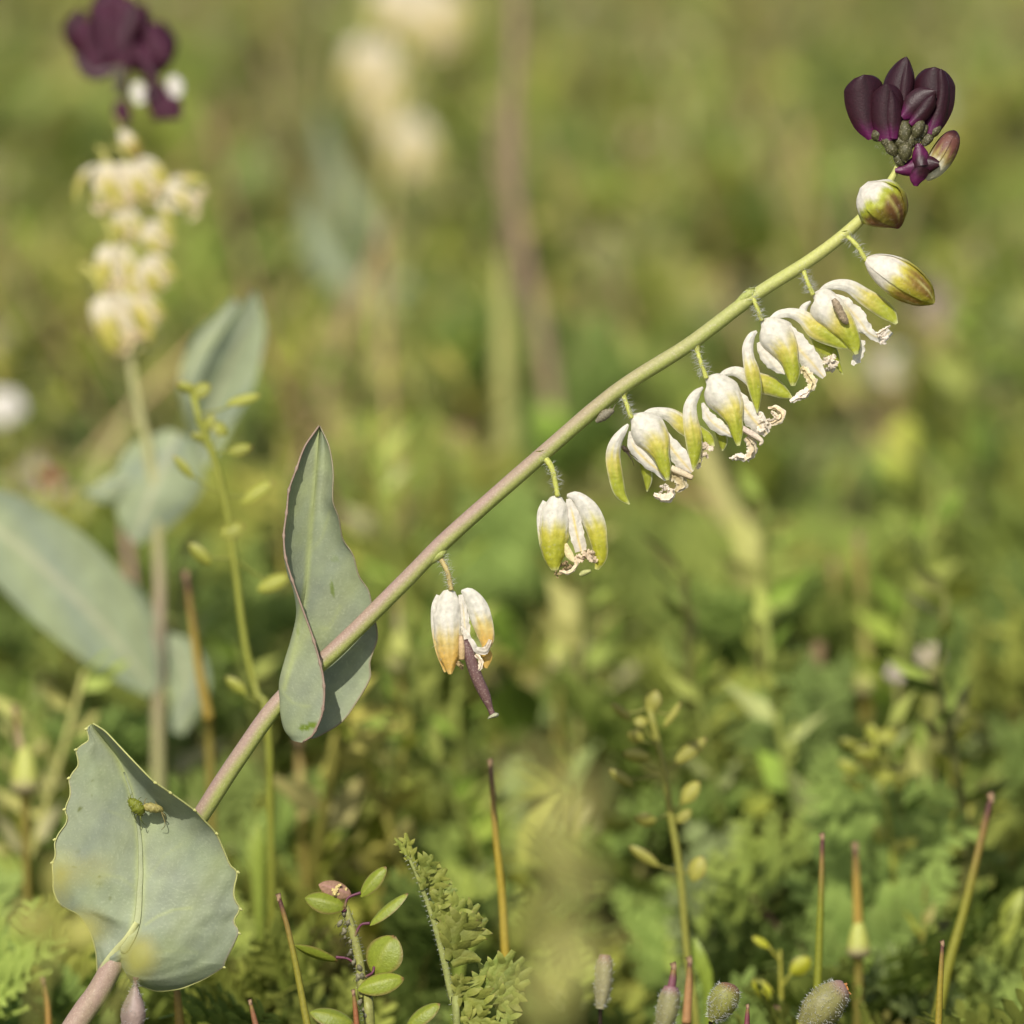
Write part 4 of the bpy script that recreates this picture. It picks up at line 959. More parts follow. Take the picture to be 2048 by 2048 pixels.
near_pods("near out-of-focus podded stalk rising beside the thin brown beak", .42, [(1120, 2200, 0), (1105, 1980, 0), (1120, 1800, 0), (1115, 1620, 0), (1090, 1500, 0)], [(1060, 1530, 90, 60, 200), (1150, 1600, 100, 70, -50), (1085, 1690, 100, 66, 215), (1150, 1760, 100, 70, -40), (1120, 1660, 90, 60, -80), (1070, 1850, 90, 60, 200), (1160, 1900, 100, 70, -30), (1080, 2000, 110, 80, 190), (1120, 1950, 120, 90, -70)], 3, lin(170, 168, 92))

# ================================================================== STORKSBILL BEAKS, BUDS AND SHARP FERNY LEAF
def beak(label, P, r, D=FOCUS, group=None, c0=lin(140, 134, 50), tipc=lin(98, 64, 58), bulb=None, name="storksbill_fruit"):
    """long needle-like fruit; P runs from the tip down; stalk goes on to the ground"""
    P = [list(p) + [0] * (3 - len(p)) for p in P]
    gb = ground_under(P[-1][0] + (P[-1][0] - P[-2][0]) * .6, P[-1][1] + 200, D)
    bx, by, bd = pix_of(gb)
    t = thing(name, gb, label, "plant", group)
    n_ = len(P)
    rr = np.interp(np.linspace(0, 1, n_), [0, .12, 1], [.5, .62, 1]) * r
    build("beak", tube(P, rr, 9, 34, lambda tt, N: mix(mix(tipc, lin(138, 112, 60), sstep(.04, .16, tt)), c0, sstep(.1, .5, tt))), M_GREEN, t, D)
    build("tip", tube([(P[0][0] - .3 * r, P[0][1] - r * .9, 0), (P[0][0], P[0][1], 0), (P[0][0], P[0][1] + r, 0)], [r * .75, r * .6, r * .5], 7, 6, lin(170, 140, 110)), M_DRY, t, D)
    last = P[-1]
    if bulb:
        build("calyx", tube([(last[0], last[1] - bulb * 1.3, 0), (last[0], last[1], 0), (last[0], last[1] + bulb * 1.5, 0), (last[0], last[1] + bulb * 2.0, 0)], [bulb * .3, bulb * .8, bulb, bulb * .4], 12, 18, lambda tt, N: mix(lin(178, 182, 90), lin(168, 150, 124), sstep(.55, 1, tt))), M_GREEN, t, D)
        last = [last[0], last[1] + bulb * 1.8, 0]
    build("stalk", tube([last, (.5 * (last[0] + bx), .5 * (last[1] + by), (D - bd) / (K * D) * .5), (bx, by, (D - bd) / (K * D))], [r * .9, r * .8, r * .8], 8, 16, lin(140, 128, 62)), M_GREEN, t, D)
    return t
beak("sharp brown beak leaning beside the flat-podded peppergrass", c7((180, 606), (235, 800), (290, 1050), (335, 1290), (365, 1440)), 26 * s7, .700)
beak("short reddish beak rising against the sharp peppergrass stalk", c7((645, 1198), (655, 1290), (668, 1440)), 20 * s7, .694, c0=lin(150, 96, 60))
beak("stubby purple beak tip at the foot of the leaning brown beak", c7((2, 1260), (18, 1330), (40, 1420)), 20 * s7, .690, c0=lin(140, 96, 66))
beak("thin orange-brown beak standing behind the ferny leaf", cw((926, 1440), (934, 1560), (948, 1700), (955, 1830)), 9.5, .735, c0=lin(168, 146, 50))
beak("olive beak standing between the downy bud and the white-topped calyx", c8((1110, 660), (1106, 850), (1098, 1080), (1088, 1340)), 9, .728, c0=lin(130, 134, 40))
beak("tall curved olive beak leaning over the meadow", c8((1798, 500), (1760, 660), (1690, 950), (1620, 1200), (1570, 1440)), 12, .745, c0=lin(140, 138, 48))
beak("short straight beak with dark notched tip below the tall curved one", c8((1600, 1095), (1592, 1230), (1582, 1440)), 7.5, .70, c0=lin(150, 134, 48))
beak("purple-tipped beak beside the pink-topped calyx", c8((570, 1165), (566, 1260), (556, 1420)), 10, .722, c0=lin(170, 128, 84))
beak("swollen-based blurred storksbill fruit, taller of the twins", [(1718, 1080), (1728, 1230), (1734, 1340)], 14, .90, bulb=26, c0=lin(164, 158, 84), tipc=lin(150, 140, 84))
beak("swollen-based blurred storksbill fruit, shorter of the twins", [(1668, 1130), (1668, 1260), (1668, 1350)], 12, .92, bulb=22, c0=lin(160, 156, 84), tipc=lin(150, 140, 84))
beak("white-ringed blurred fruit standing behind the olive beak", c8((1245, 700), (1250, 860), (1258, 1060)), 11, .765, bulb=24, c0=lin(170, 142, 62))
beak("pale swollen fruit hanging in blur under the orange spent flower", [(795, 1190), (797, 1240), (800, 1290)], 10, .88, bulb=26, c0=lin(170, 160, 110))
beak("pale pinkish swollen fruit in blur behind the pod tip", [(1130, 1190), (1125, 1240), (1118, 1290)], 10, .90, bulb=26, c0=lin(180, 160, 130))
beak("pale swollen fruit in blur at the foot of the toothed leaf's outer side", [(30, 1420), (40, 1480), (50, 1530)], 10, .80, bulb=30, c0=lin(170, 150, 110))
beak("rust-coloured blurred beak in front of the broad grey-green leaf stem", [(372, 1150), (395, 1320), (418, 1440)], 11, .80, c0=lin(158, 134, 56))
beak("yellowish blurred beak under the upper clasping leaf", [(598, 1480), (600, 1540), (606, 1640)], 12, .83, c0=lin(176, 160, 96))
beak("orange beak standing under the toothed leaf's lower lobe", [(352, 1960), (356, 2010), (362, 2080)], 11, .72, c0=lin(170, 140, 60))
beak("brown beak beside the outer lower edge of the toothed leaf", [(86, 1960), (94, 2010), (98, 2080)], 8, .735, c0=lin(160, 120, 60))

def downy_bud(label, P, r, D, c0, tipc, hair=60, rib=.05, stalkc=lin(70, 60, 50), open_tip=None, awn=True):
    gb = ground_under(P[0][0], P[0][1] + 250, D); bx, by, bd = pix_of(gb)
    t = thing("storksbill_bud", gb, label, "plant")
    build("calyx", tube(P, r, 16, 30, lambda tt, N: mix(mix(c0, np.asarray(c0) * .75, sstep(.1, .5, np.sin(N[:, 0] * 15)) * .8), tipc, sstep(.72, 1, tt)), bump=lambda tt, p: 1 + rib * np.sin(p * 7)), M_GREEN, t, D)
    build("stalk", tube([P[0], (.6 * P[0][0] + .4 * bx, .5 * (P[0][1] + by), (D - bd) / (K * D) * .5), (bx, by, (D - bd) / (K * D))], [4.5, 4, 4], 8, 16, stalkc), M_GREEN, t, D)
    if hair: build("hairs", hairs(P, r, hair * 6, 9, 3, (.75, .75, .7), th=.5), M_HAIR, t, D, kind="stuff")
    if open_tip is not None:
        build("petal_tip", tuft((*open_tip, 6), 11, 9, 5, lin(186, 112, 34)), M_DRY, t, D)
    return t
downy_bud("small olive downy bud on a dark stalk, tip upward", hz(c8((655, 1412), (690, 1360), (715, 1310), (735, 1270), (740, 1258)), 4), np.array([14, 52, 58, 40, 14]) * .4907, .702, lin(140, 140, 74), lin(128, 92, 70), 90, .09)
downy_bud("larger ribbed downy bud with an orange tip", hz(c8((1040, 1440), (1090, 1380), (1140, 1325), (1190, 1280), (1205, 1270)), 6), np.array([40, 76, 74, 46, 26]) * .4907, .700, lin(140, 136, 84), lin(150, 120, 112), 110, .08, lin(90, 70, 66), c8((1210, 1280))[0])
downy_bud("blurred white-sided calyx with a pink top", hz(c8((205, 1360), (215, 1280), (222, 1190), (225, 1140)), 0), np.array([18, 32, 34, 22]) * .4907, .68, lin(156, 150, 112), lin(140, 108, 100), 30, .06)
downy_bud("blurred pink-topped calyx with a purple spike", hz(c8((460, 1440), (475, 1380), (488, 1310), (495, 1270)), 0), np.array([30, 44, 42, 28]) * .4907, .684, lin(148, 144, 100), lin(140, 104, 106), 30, .08)
beak("purple spike topping the blurred pink calyx", c8((505, 1190), (500, 1240), (492, 1290)), 10, .685, c0=lin(124, 78, 86))
beak("thin purple stalk with a flared notched cup beside the downy bud", c8((806, 1352), (804, 1385), (802, 1430)), 6, .702, c0=lin(124, 66, 74), tipc=lin(110, 50, 90))
downy_bud("purple-tipped blurred calyx under the lower leaf's stem", hz(c6((610, 1960), (615, 1880), (620, 1810), (628, 1700), (632, 1655)), 0), np.array([60, 76, 60, 14, 20]) * .3353, .69, lin(160, 140, 130), lin(104, 52, 84), 20, .06)

# sharp ferny leaf
FG = lin(118, 127, 52); FG2 = lin(152, 154, 74); FD = lin(84, 106, 62)
fl_base = ground_under(*c7((1330, 1700))[0], FOCUS)
fl = thing("storksbill_leaf", fl_base, "sharp upright hairy ferny leaf beside the flat-podded peppergrass", "leaf")
bx, by, bd = pix_of(fl_base)
rach = hz(c7((1290, 1420), (1262, 1250), (1205, 980), (1140, 740), (1060, 520), (1000, 380), (930, 260)), 4)
build("leaf_stalk", tube([(bx, by, (FOCUS - bd) / (K * FOCUS))] + rach, np.array([26, 24, 24, 22, 18, 14, 10, 4]) * s7, 8, 50, lin(150, 158, 92)), M_FERN, fl)
build("hairs", hairs(rach, 20 * s7, 260, 7, 51, (.66, .68, .6), th=.38), M_HAIR, fl, kind="stuff")
def pinna(P, w, lobes, seed, c0=FG, c1_=FG2, z=0, wrap=45, roll=0, lob=.8):
    """lobed leaflet: a narrow blade with small toothed lobes both sides"""
    rs = np.random.default_rng(seed)
    P = hz(P, z); g = blade(P, np.asarray(w) * .6, wrap, roll, 20, 7, lambda t, v: mix(c0, c1_, np.clip(.3 + .5 * wob(t * 6 + v, seed), 0, 1)), ruf=1.2, seed=seed)
    S = crom(np.array(P), 40); T, sd, nn = frame(S); W_ = np.interp(np.linspace(0, 1, 40), np.linspace(0, 1, len(w)), w)
    for i in range(lobes):
        for sg in (-1, 1):
            k = int(5 + 30 * (i + .25 * (sg + 1)) / lobes); k = min(k, 38)
            l = W_[k] * (1.5 + .6 * rs.random())
            d = nrm(sd[k] * sg + .75 * T[k] + nn[k] * rs.uniform(-.6, .5))
            b = S[k, :3] + sd[k] * sg * W_[k] * .25
            e = b + d * l; mm = b + d * l * .55 + nn[k] * l * .12
            g.join(blade([b, mm, e], [l * .20, l * .21, l * .02], 14, rs.uniform(-35, 35), 9, 5, lambda t, v: mix(mix(c0, c1_, np.clip(.2 + .7 * t, 0, 1)), lin(120, 84, 70), .7 * sstep(.9, 1, t)), seed=seed + i))
    return g
pin = [([(1030, 430), (990, 310), (968, 205)], [20, 40, 16], 3, 0), ([(990, 370), (945, 290), (900, 236)], [14, 26, 10], 2, 8),
       ([(1050, 500), (1100, 420), (1135, 340)], [24, 50, 20], 3, -6), ([(1090, 600), (1160, 500), (1225, 425)], [26, 58, 20], 3, -14),
       ([(1070, 560), (1080, 480), (1065, 410)], [20, 36, 12], 2, 14), ([(1120, 680), (1200, 600), (1290, 555)], [26, 60, 20], 3, -20),
       ([(1140, 740), (1180, 640), (1190, 540)], [24, 46, 14], 3, 12), ([(1160, 820), (1260, 720), (1340, 620)], [36, 84, 24], 4, -10),
       ([(1180, 860), (1220, 760), (1240, 660)], [30, 60, 20], 3, 10), ([(1230, 900), (1330, 760), (1430, 650)], [30, 76, 20], 4, -34), ([(1250, 940), (1370, 830), (1480, 740)], [30, 70, 20], 4, -40)]
for i, (P, w, nl, z) in enumerate(pin):
    build("leaflet", pinna(c7(*P), np.array(w) * s7, nl, i + 3, FG if z > -20 else lin(118, 130, 64), FG2, z), M_FERN, fl)
build("leaflet", pinna(c7((1235, 1000), (1275, 900), (1310, 800), (1345, 700)), np.array([36, 90, 86, 30]) * s7, 4, 31, FG, FG2, 16, 50, 20), M_FERN, fl)
for i, (a, b, w) in enumerate((((1310, 860), (1450, 800), 40), ((1300, 920), (1470, 860), 46), ((1280, 990), (1440, 1000), 44), ((1260, 1030), (1400, 990), 34))):
    m_ = ((a[0] + b[0]) / 2, (a[1] + b[1]) / 2 - 14)
    build("leaflet", blade(hz(c7(a, m_, b), 12), np.array([22, w, 10]) * s7, 40, 15, 14, 7, lambda t, v: mix(FG2, FG, np.abs(v)), ruf=1.5, seed=i), M_FERN, fl)
for i, (P, w, z) in enumerate((([(1275, 1090), (1350, 1160), (1450, 1190)], [30, 70, 30], 6), ([(1290, 1180), (1390, 1250), (1510, 1290)], [30, 74, 20], 10), ([(1290, 1300), (1380, 1330), (1500, 1320)], [30, 60, 20], 0), ([(1300, 1370), (1420, 1370), (1560, 1396)], [30, 50, 20], 8), ([(1280, 1240), (1310, 1150), (1320, 1080)], [20, 44, 16], 16))):
    build("leaflet", pinna(c7(*P), np.array(w) * s7, 3, 40 + i, FG, FG2, z), M_FERN, fl)
# fan-shaped leaf just behind it
fan_base = ground_under(*c7((1420, 1700))[0], FOCUS + .006)
fan = thing("storksbill_leaf", fan_base, "fan-shaped ferny leaf half shaded behind the upright hairy leaf", "leaf")
bx, by, bd = pix_of(fan_base); cz = c7((1420, 1230))[0]
build("leaf_stalk", tube([(bx, by, (FOCUS - bd) / (K * FOCUS)), (*c7((1400, 1420))[0], -10), (*cz, -12)], 5, 7, 16, lin(140, 148, 84)), M_FERN, fan)
for i, e in enumerate(((1490, 1010), (1560, 962), (1645, 940), (1710, 985), (1765, 1050), (1745, 1130), (1715, 1215), (1680, 1305), (1640, 1390))):
    b = (1430 + 14 * i, 1200 + 14 * i); m_ = ((b[0] + e[0]) / 2, (b[1] + e[1]) / 2)
    build("leaflet", pinna(c7(b, m_, e), np.array([26, 58, 30]) * s7, 2, 70 + i, lin(116, 128, 56), lin(150, 154, 76), (-14, -10, -8), 40, 10), M_FERN, fan)

# ================================================================== BACKGROUND WILDFLOWERS OF THE SAME KIND
def place(spec, at, scale, ang, D, parent, name="flower", tint=(222, 198, 128), tk=.30):
    parts, base = SPECS[spec]
    ca_, sa = math.cos(R(ang)), math.sin(R(ang))
    o = group_part(name, world_of([[at[0], at[1], 0]], D)[0], parent)
    def f(v):
        d = v - np.array([base[0], base[1], 0]); d = d * scale
        return np.stack([at[0] + d[:, 0] * ca_ - d[:, 1] * sa, at[1] + d[:, 0] * sa + d[:, 1] * ca_, d[:, 2]], 1)
    for nm, mt, ge in parts:
        if nm == "hairs": continue
        ge = ge.mapped(f); ge.C = [mix(c, lin(tint), np.full(len(c), tk)) for c in ge.C]
        build(nm, ge, mt, o, D)
    return o
def glaucous(P, w, D, parent, wrap=-30, roll=0, seed=0, mid=.6):
    def cf(t, v): return mix(mix(LEAFG, LEAFY, np.clip(.35 + .3 * wob(t * 5 + v * 2, seed), 0, 1)), lin(176, 172, 140), mid * np.exp(-(v / .06) ** 2))
    return build("leaf", blade(P, w, wrap, roll, 36, 17, cf, ruf=4, rufk=6, seed=seed), M_LEAF, parent, D)

DB = .845
gb = ground_under(318, 1800, DB); bx, by, bd = pix_of(gb); kz = (DB - bd) / (K * DB)
bg = thing("flowering_plant", gb, "blurred upright wildflower with dark maroon top, cream flowers and big grey-green clasping leaves", "plant")
build("stem", tube([(bx, by, kz), (316, 1500, kz * .3), (318, 1300, 0), (318, 1120, 0), (300, 920, 0), (268, 770, -10), (250, 600, -26), (252, 400, -26), (252, 240, -16), (242, 170, -10), (238, 130, -10)], [13, 13, 12, 12, 11, 9, 8, 7, 6, 5, 4], 12, 60, lambda t, N: mix(lin(154, 152, 100), lin(152, 134, 112), sstep(.25, .4, t) * (1 - sstep(.42, .55, t)))), M_STEM, bg, DB)
sc_ = FOCUS / DB
for spec, at, s, a in (("spent1", (206, 588), .80, -14), ("spent1", (222, 490), .6, 10), ("spent1", (285, 520), .45, -30), ("open2", (325, 375), .5, -22), ("spent1", (285, 455), .42, -35), ("open1", (205, 325), .55, 30), ("spent1", (222, 335), .55, -12), ("spent1", (262, 325), .55, -22), ("bud_yellow", (240, 262), .42, 20), ("spent1", (268, 600), .42, -30), ("spent1", (262, 540), .4, -10), ("spent1", (245, 420), .4, 0)):
    place(spec, at, s, a, DB, bg)
hd = group_part("bud_cluster", world_of([[235, 80, 0]], DB)[0], bg)
for i, (P, w) in enumerate((([(225, 120), (180, 100), (150, 60), (165, 20)], [12, 20, 20, 8]), ([(235, 110), (215, 60), (220, 10), (240, -20)], [14, 26, 26, 10]), ([(245, 110), (270, 60), (275, 10)], [14, 24, 12]), ([(260, 130), (310, 140), (340, 90), (320, 45)], [10, 20, 22, 10]), ([(230, 130), (190, 130), (158, 100)], [10, 22, 12]), ([(280, 130), (300, 170), (285, 190)], [8, 16, 8]), ([(230, 100), (240, 60), (260, 20)], [14, 22, 10]), ([(210, 100), (200, 60), (195, 20)], [12, 22, 10]), ([(265, 90), (290, 60), (300, 20)], [10, 16, 8]))):
    build("dark_petal", blade(hz(P, (i % 3) * 8 - 8), np.array(w) * 1.25, 60, 10 * i, 18, 9, lambda t, v: mix(lin(66, 24, 44), DARKP, .3 + .6 * t), seed=i), M_DARK, hd, DB)
for i, (x, y, r_) in enumerate(((318, 205, 34), (342, 215, 24), (240, 225, 22), (300, 195, 18), (228, 60, 30), (205, 85, 34), (262, 85, 34), (250, 30, 34), (200, 40, 32), (172, 70, 30), (300, 75, 30), (290, 120, 26), (185, 115, 26), (225, 5, 30), (275, 40, 30), (320, 100, 24), (240, 115, 28))):
    build("dark_petal", blade(hz([(x, y - r_), (x + 4, y), (x + 8, y + r_)], 6), [r_ * .5, r_ * .8, r_ * .5], 60, 0, 12, 9, lambda t, v: mix(lin(74, 28, 52), lin(62, 22, 38), t)), M_DARK, hd, DB)
for i, (x, y) in enumerate(((278, 185), (350, 172))):
    build("sepal", blade(hz([(x - 6, y - 20), (x, y), (x + 4, y + 22)], 10), [8, 18, 10], 60, 0, 12, 9, WHITE), M_SEPAL, hd, DB)
build("calyx", tube(hz([(240, 190), (240, 160), (238, 130)], 0), [10, 16, 12], 10, 10, lin(64, 58, 40)), M_STEM, hd, DB)
# its leaves
glaucous(hz(cb((745, 1650), (620, 1480), (430, 1260), (200, 1040), (-60, 830), (-260, 700)), (10, 26, 40, 40, 30)), np.array([40, 150, 225, 235, 170, 30]) * .4142, DB, bg, -28, 12, 1)
glaucous(hz(cb((750, 1620), (690, 1450), (600, 1230), (520, 1060)), (-6, -30)), np.array([40, 120, 130, 20]) * .4142, DB, bg, -30, -20, 2)
glaucous(hz(cb((860, 400), (800, 540), (730, 690), (680, 840), (660, 935)), (-4, 14, 10)), np.array([60, 200, 190, 120, 20]) * .4142, DB, bg, 34, 6, 3)
glaucous(hz(cb((620, 620), (520, 680), (410, 690)), 4), np.array([60, 60, 14]) * .4142, DB, bg, 30, 0, 9)
glaucous(hz([(400, 930), (420, 830), (455, 740), (490, 650), (508, 585)], (-30, -20)), [18, 48, 56, 40, 8], DB, bg, -40, 20, 4)
glaucous(hz([(385, 850), (372, 770), (400, 690), (470, 600)], -44), [12, 34, 36, 10], DB, bg, 50, -40, 10)
glaucous(hz(cb((780, 1380), (870, 1480), (910, 1640), (860, 1850)), -16), np.array([30, 95, 100, 30]) * .4142, DB, bg, 30, 0, 5)

# farther one, top middle
DC = 1.36
gb = ground_under(800, 900, DC); bx, by, bd = pix_of(gb); kz = (DC - bd) / (K * DC)
bc = thing("flowering_plant", gb, "far blurred wildflower with cream-white flower blobs up its stem", "plant")
build("stem", tube([(bx, by, kz), (770, 560, kz * .2), (775, 400, 0), (790, 200, 0), (830, 20, 0), (850, -160, 0)], [9, 9, 8, 8, 7, 4], 10, 40, lin(166, 160, 96)), M_STEM, bc, DC)
for spec, at, s, a in (("spent1", (800, 240), .75, 0), ("spent1", (740, 80), .8, 20), ("open2", (770, 120), .5, 30), ("spent1", (830, -20), .85, -10), ("open1", (870, -10), .5, 10), ("spent1", (770, 190), .45, 25), ("open3", (740, 195), .4, 0), ("spent1", (780, -40), .7, 10)):
    place(spec, at, s, a, DC, bc, tint=(226, 204, 160), tk=.4)
glaucous(hz([(760, 600), (690, 560), (640, 480), (620, 380)], 0), [10, 30, 32, 8], DC, bc, 30, 0, 6)
glaucous(hz([(770, 520), (720, 430), (660, 330), (640, 220)], -20), [8, 20, 20, 6], DC, bc, -30, 20, 7)
glaucous(hz([(755, 640), (790, 590), (830, 560)], 0), [10, 26, 8], DC, bc, 30, 0, 8)

# dry and green stalks in the blur
def stalk(label, P, r, D, c, name="dry_stalk", cat="stalk", group=None, mat=None):
    gb = ground_under(P[-1][0], P[-1][1] + 300, D); bx, by, bd = pix_of(gb); kz = (D - bd) / (K * D)
    o = build(name, tube([(x, y, 0) for x, y in P] + [(bx, by, kz)], np.append(np.asarray(r, float), np.atleast_1d(r)[-1]), 10, 50, c), mat or M_STRAW, None, D, loc=gb)
    return tag(o, label, cat, group)
stalk("tall blurred pinkish-brown dry stalk rising out of the frame", [(1032, -200), (1034, 0), (1026, 250), (1036, 440), (1078, 640), (1104, 800), (1106, 940)], [11, 12, 13, 14, 15, 16, 16], 1.15, lin(150, 130, 104))
stalk("second thin brown dry stalk leaning on the tall pinkish one", [(1010, 200), (1000, 330), (1020, 420)], [10, 10, 10], 1.3, lin(140, 116, 98))
stalk("thick pale yellow-green stalk beside the tall brown one", [(1000, 500), (1005, 600), (1008, 780), (1020, 980), (1040, 1100)], [5, 14, 20, 20, 18], 1.08, lin(168, 168, 100), "green_stalk")
stalk("leaning pale green stalk behind the open flowers", [(1395, 880), (1425, 960), (1462, 1040), (1500, 1120)], [22, 25, 26, 24], 1.0, lin(176, 174, 108), "green_stalk")
stalk("slender yellow-green stalk far behind the main stem", [(745, 560), (755, 700), (780, 900)], [5, 14, 15], 1.15, lin(158, 158, 88), "green_stalk")
stalk("pale upright stalk under the top of the main stem", [(1335, 480), (1345, 560), (1360, 660)], [20, 20, 18], 1.4, lin(176, 170, 100), "green_stalk")
stalk("leaning purple-red runner low among the leaves", [(1500, 1790), (1560, 1860), (1630, 1950)], [5, 5, 5], .80, lin(110, 78, 70), "runner_stem")
stalk("brown blurred stalk left of the twin storksbill fruits", [(1640, 1280), (1625, 1400), (1615, 1520)], [14, 14, 14], .88, lin(136, 116, 84))
stalk("mauve blurred stalk rising behind the broad grey-green leaf base", [(250, 1040), (262, 1160), (275, 1300)], [9, 9, 9], .93, lin(160, 130, 116))

# small pale far blossoms
def blossom(label, at, D, rad, c, seed, group=None):
    gb = ground_under(at[0] + 10, at[1] + 400, D); bx, by, bd = pix_of(gb); kz = (D - bd) / (K * D)
    t = thing("pale_blossom", gb, label, "flower", group)
    build("stalk", tube([(bx, by, kz), (at[0] + 4, .5 * (at[1] + by), kz * .4), (at[0], at[1], 0)], 5, 7, 20, lin(160, 156, 92)), M_GREEN, t, D)
    rs = np.random.default_rng(seed)
    for i in range(5):
        a = i * 72 + rs.random() * 30
        e = np.array([at[0] + math.cos(R(a)) * rad, at[1] + math.sin(R(a)) * rad * .8, 6 * rs.random()])
        m_ = np.array([at[0] + math.cos(R(a)) * rad * .5, at[1] + math.sin(R(a)) * rad * .4, 8])
        build("petal", blade([(at[0], at[1], 0), m_, e], [rad * .2, rad * .5, rad * .4], 40, 0, 12, 7, np.asarray(c), rnd=.4), M_PETAL, t, D)
    return t
blossom("pinkish pale blossom alone in the far meadow", (1290, 285), 1.7, 42, lin(226, 196, 172), 1)
blossom("white blossom in blur behind the open flowers", (1785, 735), 1.25, 48, lin(224, 218, 198), 2)
blossom("white blossom in blur beyond the maroon-topped wildflower", (5, 815), 1.05, 46, lin(236, 230, 220), 3)
blossom("rosy blossom low in the blur behind the spent flowers", (930, 880), 1.1, 34, lin(170, 104, 118), 4)
blossom("tiny red blossom low in the meadow", (1475, 1470), .90, 20, lin(176, 66, 80), 5)
blossom("tiny crimson blossom near the grey-green leaf tip", (100, 958), .98, 24, lin(160, 56, 84), 6)
blossom("whitish blossom near the peppergrass with pale top", (1860, 1310), .86, 30, lin(206, 192, 166), 7)
blossom("second whitish blossom near the peppergrass with pale top", (1795, 1345), .86, 26, lin(200, 186, 176), 8)

# ================================================================== MEADOW
# single rosettes, largest in view
rs = np.random.default_rng(21)
spots = []
for cnt, y0, y1, gap in ((14, -.09, .03, .026), (50, .03, .36, .024), (56, .36, 1.2, .036)):
    k = tries = 0
    while k < cnt and tries < 6000:
        tries += 1
        y = rs.uniform(y0, y1); half = .035 + .118 * (y + .7)
        x = rs.uniform(-half, half)
        if any((x - a) ** 2 + (y - b) ** 2 < gap ** 2 for a, b in spots): continue
        spots.append((x, y)); k += 1
for i, (x, y) in enumerate(spots):
    near = y < .16
    h = .266 - (y + .685) * .325
    if y < .03: size, lift = .036, (10, 40)
    elif y < .12: size, lift = .048, (12, 60)
    else: size, lift = .054, (16, 72)
    rosette(x, y, 8, size, "ferny green rosette in the carpet around the flowering stem" if near else "ferny green rosette in the blurred meadow carpet",
            "near ferny rosettes" if near else "ferny rosettes behind", 100 + i, lift)

# the uncounted rest: low leaves, straw and seedlings
def scatter(geo, N, ys, widthf, size, lift, mat, name, label, cat, seed, var=.25, tint=None, zoff=(0, .004), ypow=1.0):
    v, q, t, c = geo.arr(); rs = np.random.default_rng(seed)
    y = ys[0] + (ys[1] - ys[0]) * rs.random(N) ** ypow; x = rs.uniform(-1, 1, N) * widthf(y)
    az = rs.random(N) * 2 * np.pi; el = np.radians(rs.uniform(*lift, N)); L = rs.uniform(*size, N); ro = rs.normal(0, .5, N)
    V = np.broadcast_to(v, (N, *v.shape)) * L[:, None, None]
    cr, sr = np.cos(ro)[:, None], np.sin(ro)[:, None]
    Y0, Z0 = V[..., 1] * cr - V[..., 2] * sr, V[..., 1] * sr + V[..., 2] * cr
    ce, se = np.cos(el)[:, None], np.sin(el)[:, None]
    X1, Z1 = V[..., 0] * ce - Z0 * se, V[..., 0] * se + Z0 * ce
    c_, s_ = np.cos(az)[:, None], np.sin(az)[:, None]
    W = np.stack([X1 * c_ - Y0 * s_ + x[:, None], X1 * s_ + Y0 * c_ + y[:, None], Z1 + rs.uniform(*zoff, N)[:, None]], -1)
    base = np.tile(c * np.array([.84, .92, .92]), (N, 1, 1)) * (1 + var * rs.normal(size=(N, 1, 1)).clip(-2, 2))
    if tint is not None:
        k = rs.integers(len(tint), size=N); base = base * np.asarray(tint)[k][:, None, :]
    off = (np.arange(N) * len(v))[:, None, None]
    g = Geo(); g.add(W.reshape(-1, 3), (q[None] + off).reshape(-1, 4), (t[None] + off).reshape(-1, 3), base.reshape(-1, 3))
    o = build(name, g, mat, None, world=True, loc=np.array([0, 1.0, 0]))
    o["kind"] = "stuff"; o["label"] = label; o["category"] = cat
    return o
wide = lambda y: .16 + .22 * (y + .7)
tints = [(1, 1, 1), (1.15, 1.02, .85), (.85, .98, .9), (1.25, 1.08, .8), (.75, .85, .8), (1.1, 1.1, 1.2)]
low_fern = fern_geo(7, False, 5, .3, .2, lin(134, 138, 78), lin(170, 166, 108))
scatter(low_fern, 4200, (.06, 3.2), wide, (.026, .05), (5, 60), M_MEADOW, "meadow_leaves", "carpet of small ferny leaves over the whole meadow", "leaves", 31, .22, tints, ypow=1.2)
def ovate(seed=0):
    g = Geo(); u = np.linspace(0, 1, 7); v = np.linspace(-1, 1, 5)
    w = .26 * np.sin(np.pi * np.clip(u, .03, .985)) ** .8
    V = np.stack([u[:, None] * np.ones(5)[None], w[:, None] * v[None], .22 * u[:, None] * (1 - u[:, None]) + .35 * w[:, None] * v[None] ** 2], -1)
    g.add(V.reshape(-1, 3), grid_faces(7, 5), None, mix(lin(146, 152, 80), lin(178, 176, 104), np.repeat(u, 5))); return g
scatter(ovate(), 7000, (.11, 3.2), wide, (.008, .020), (5, 75), M_MEADOW, "seedling_leaves", "small oval seedling leaves between the ferny leaves", "leaves", 32, .25, [(1, 1, 1), (1.3, 1.2, .9), (.9, 1, 1.1), (.8, .95, .7), (1.3, 1.28, 1.5), (1.15, 1.1, .6), (.75, 1.0, .45)], (0, .04), 1.3)
def grass_blade():
    g = Geo(); u = np.linspace(0, 1, 8); w = .02 * (1 - u ** 2) + .002
    P = np.stack([u, 0 * u, -.22 * u ** 2.2], 1)
    V = np.stack([P + np.array([0, s, 0]) * w[:, None] + np.array([0, 0, abs(s)]) * w[:, None] * .5 for s in (-1, 0, 1)], 1)
    g.add(V.reshape(-1, 3), grid_faces(8, 3), None, np.repeat(mix(lin(140, 140, 82), lin(184, 172, 120), u), 3, 0)); return g
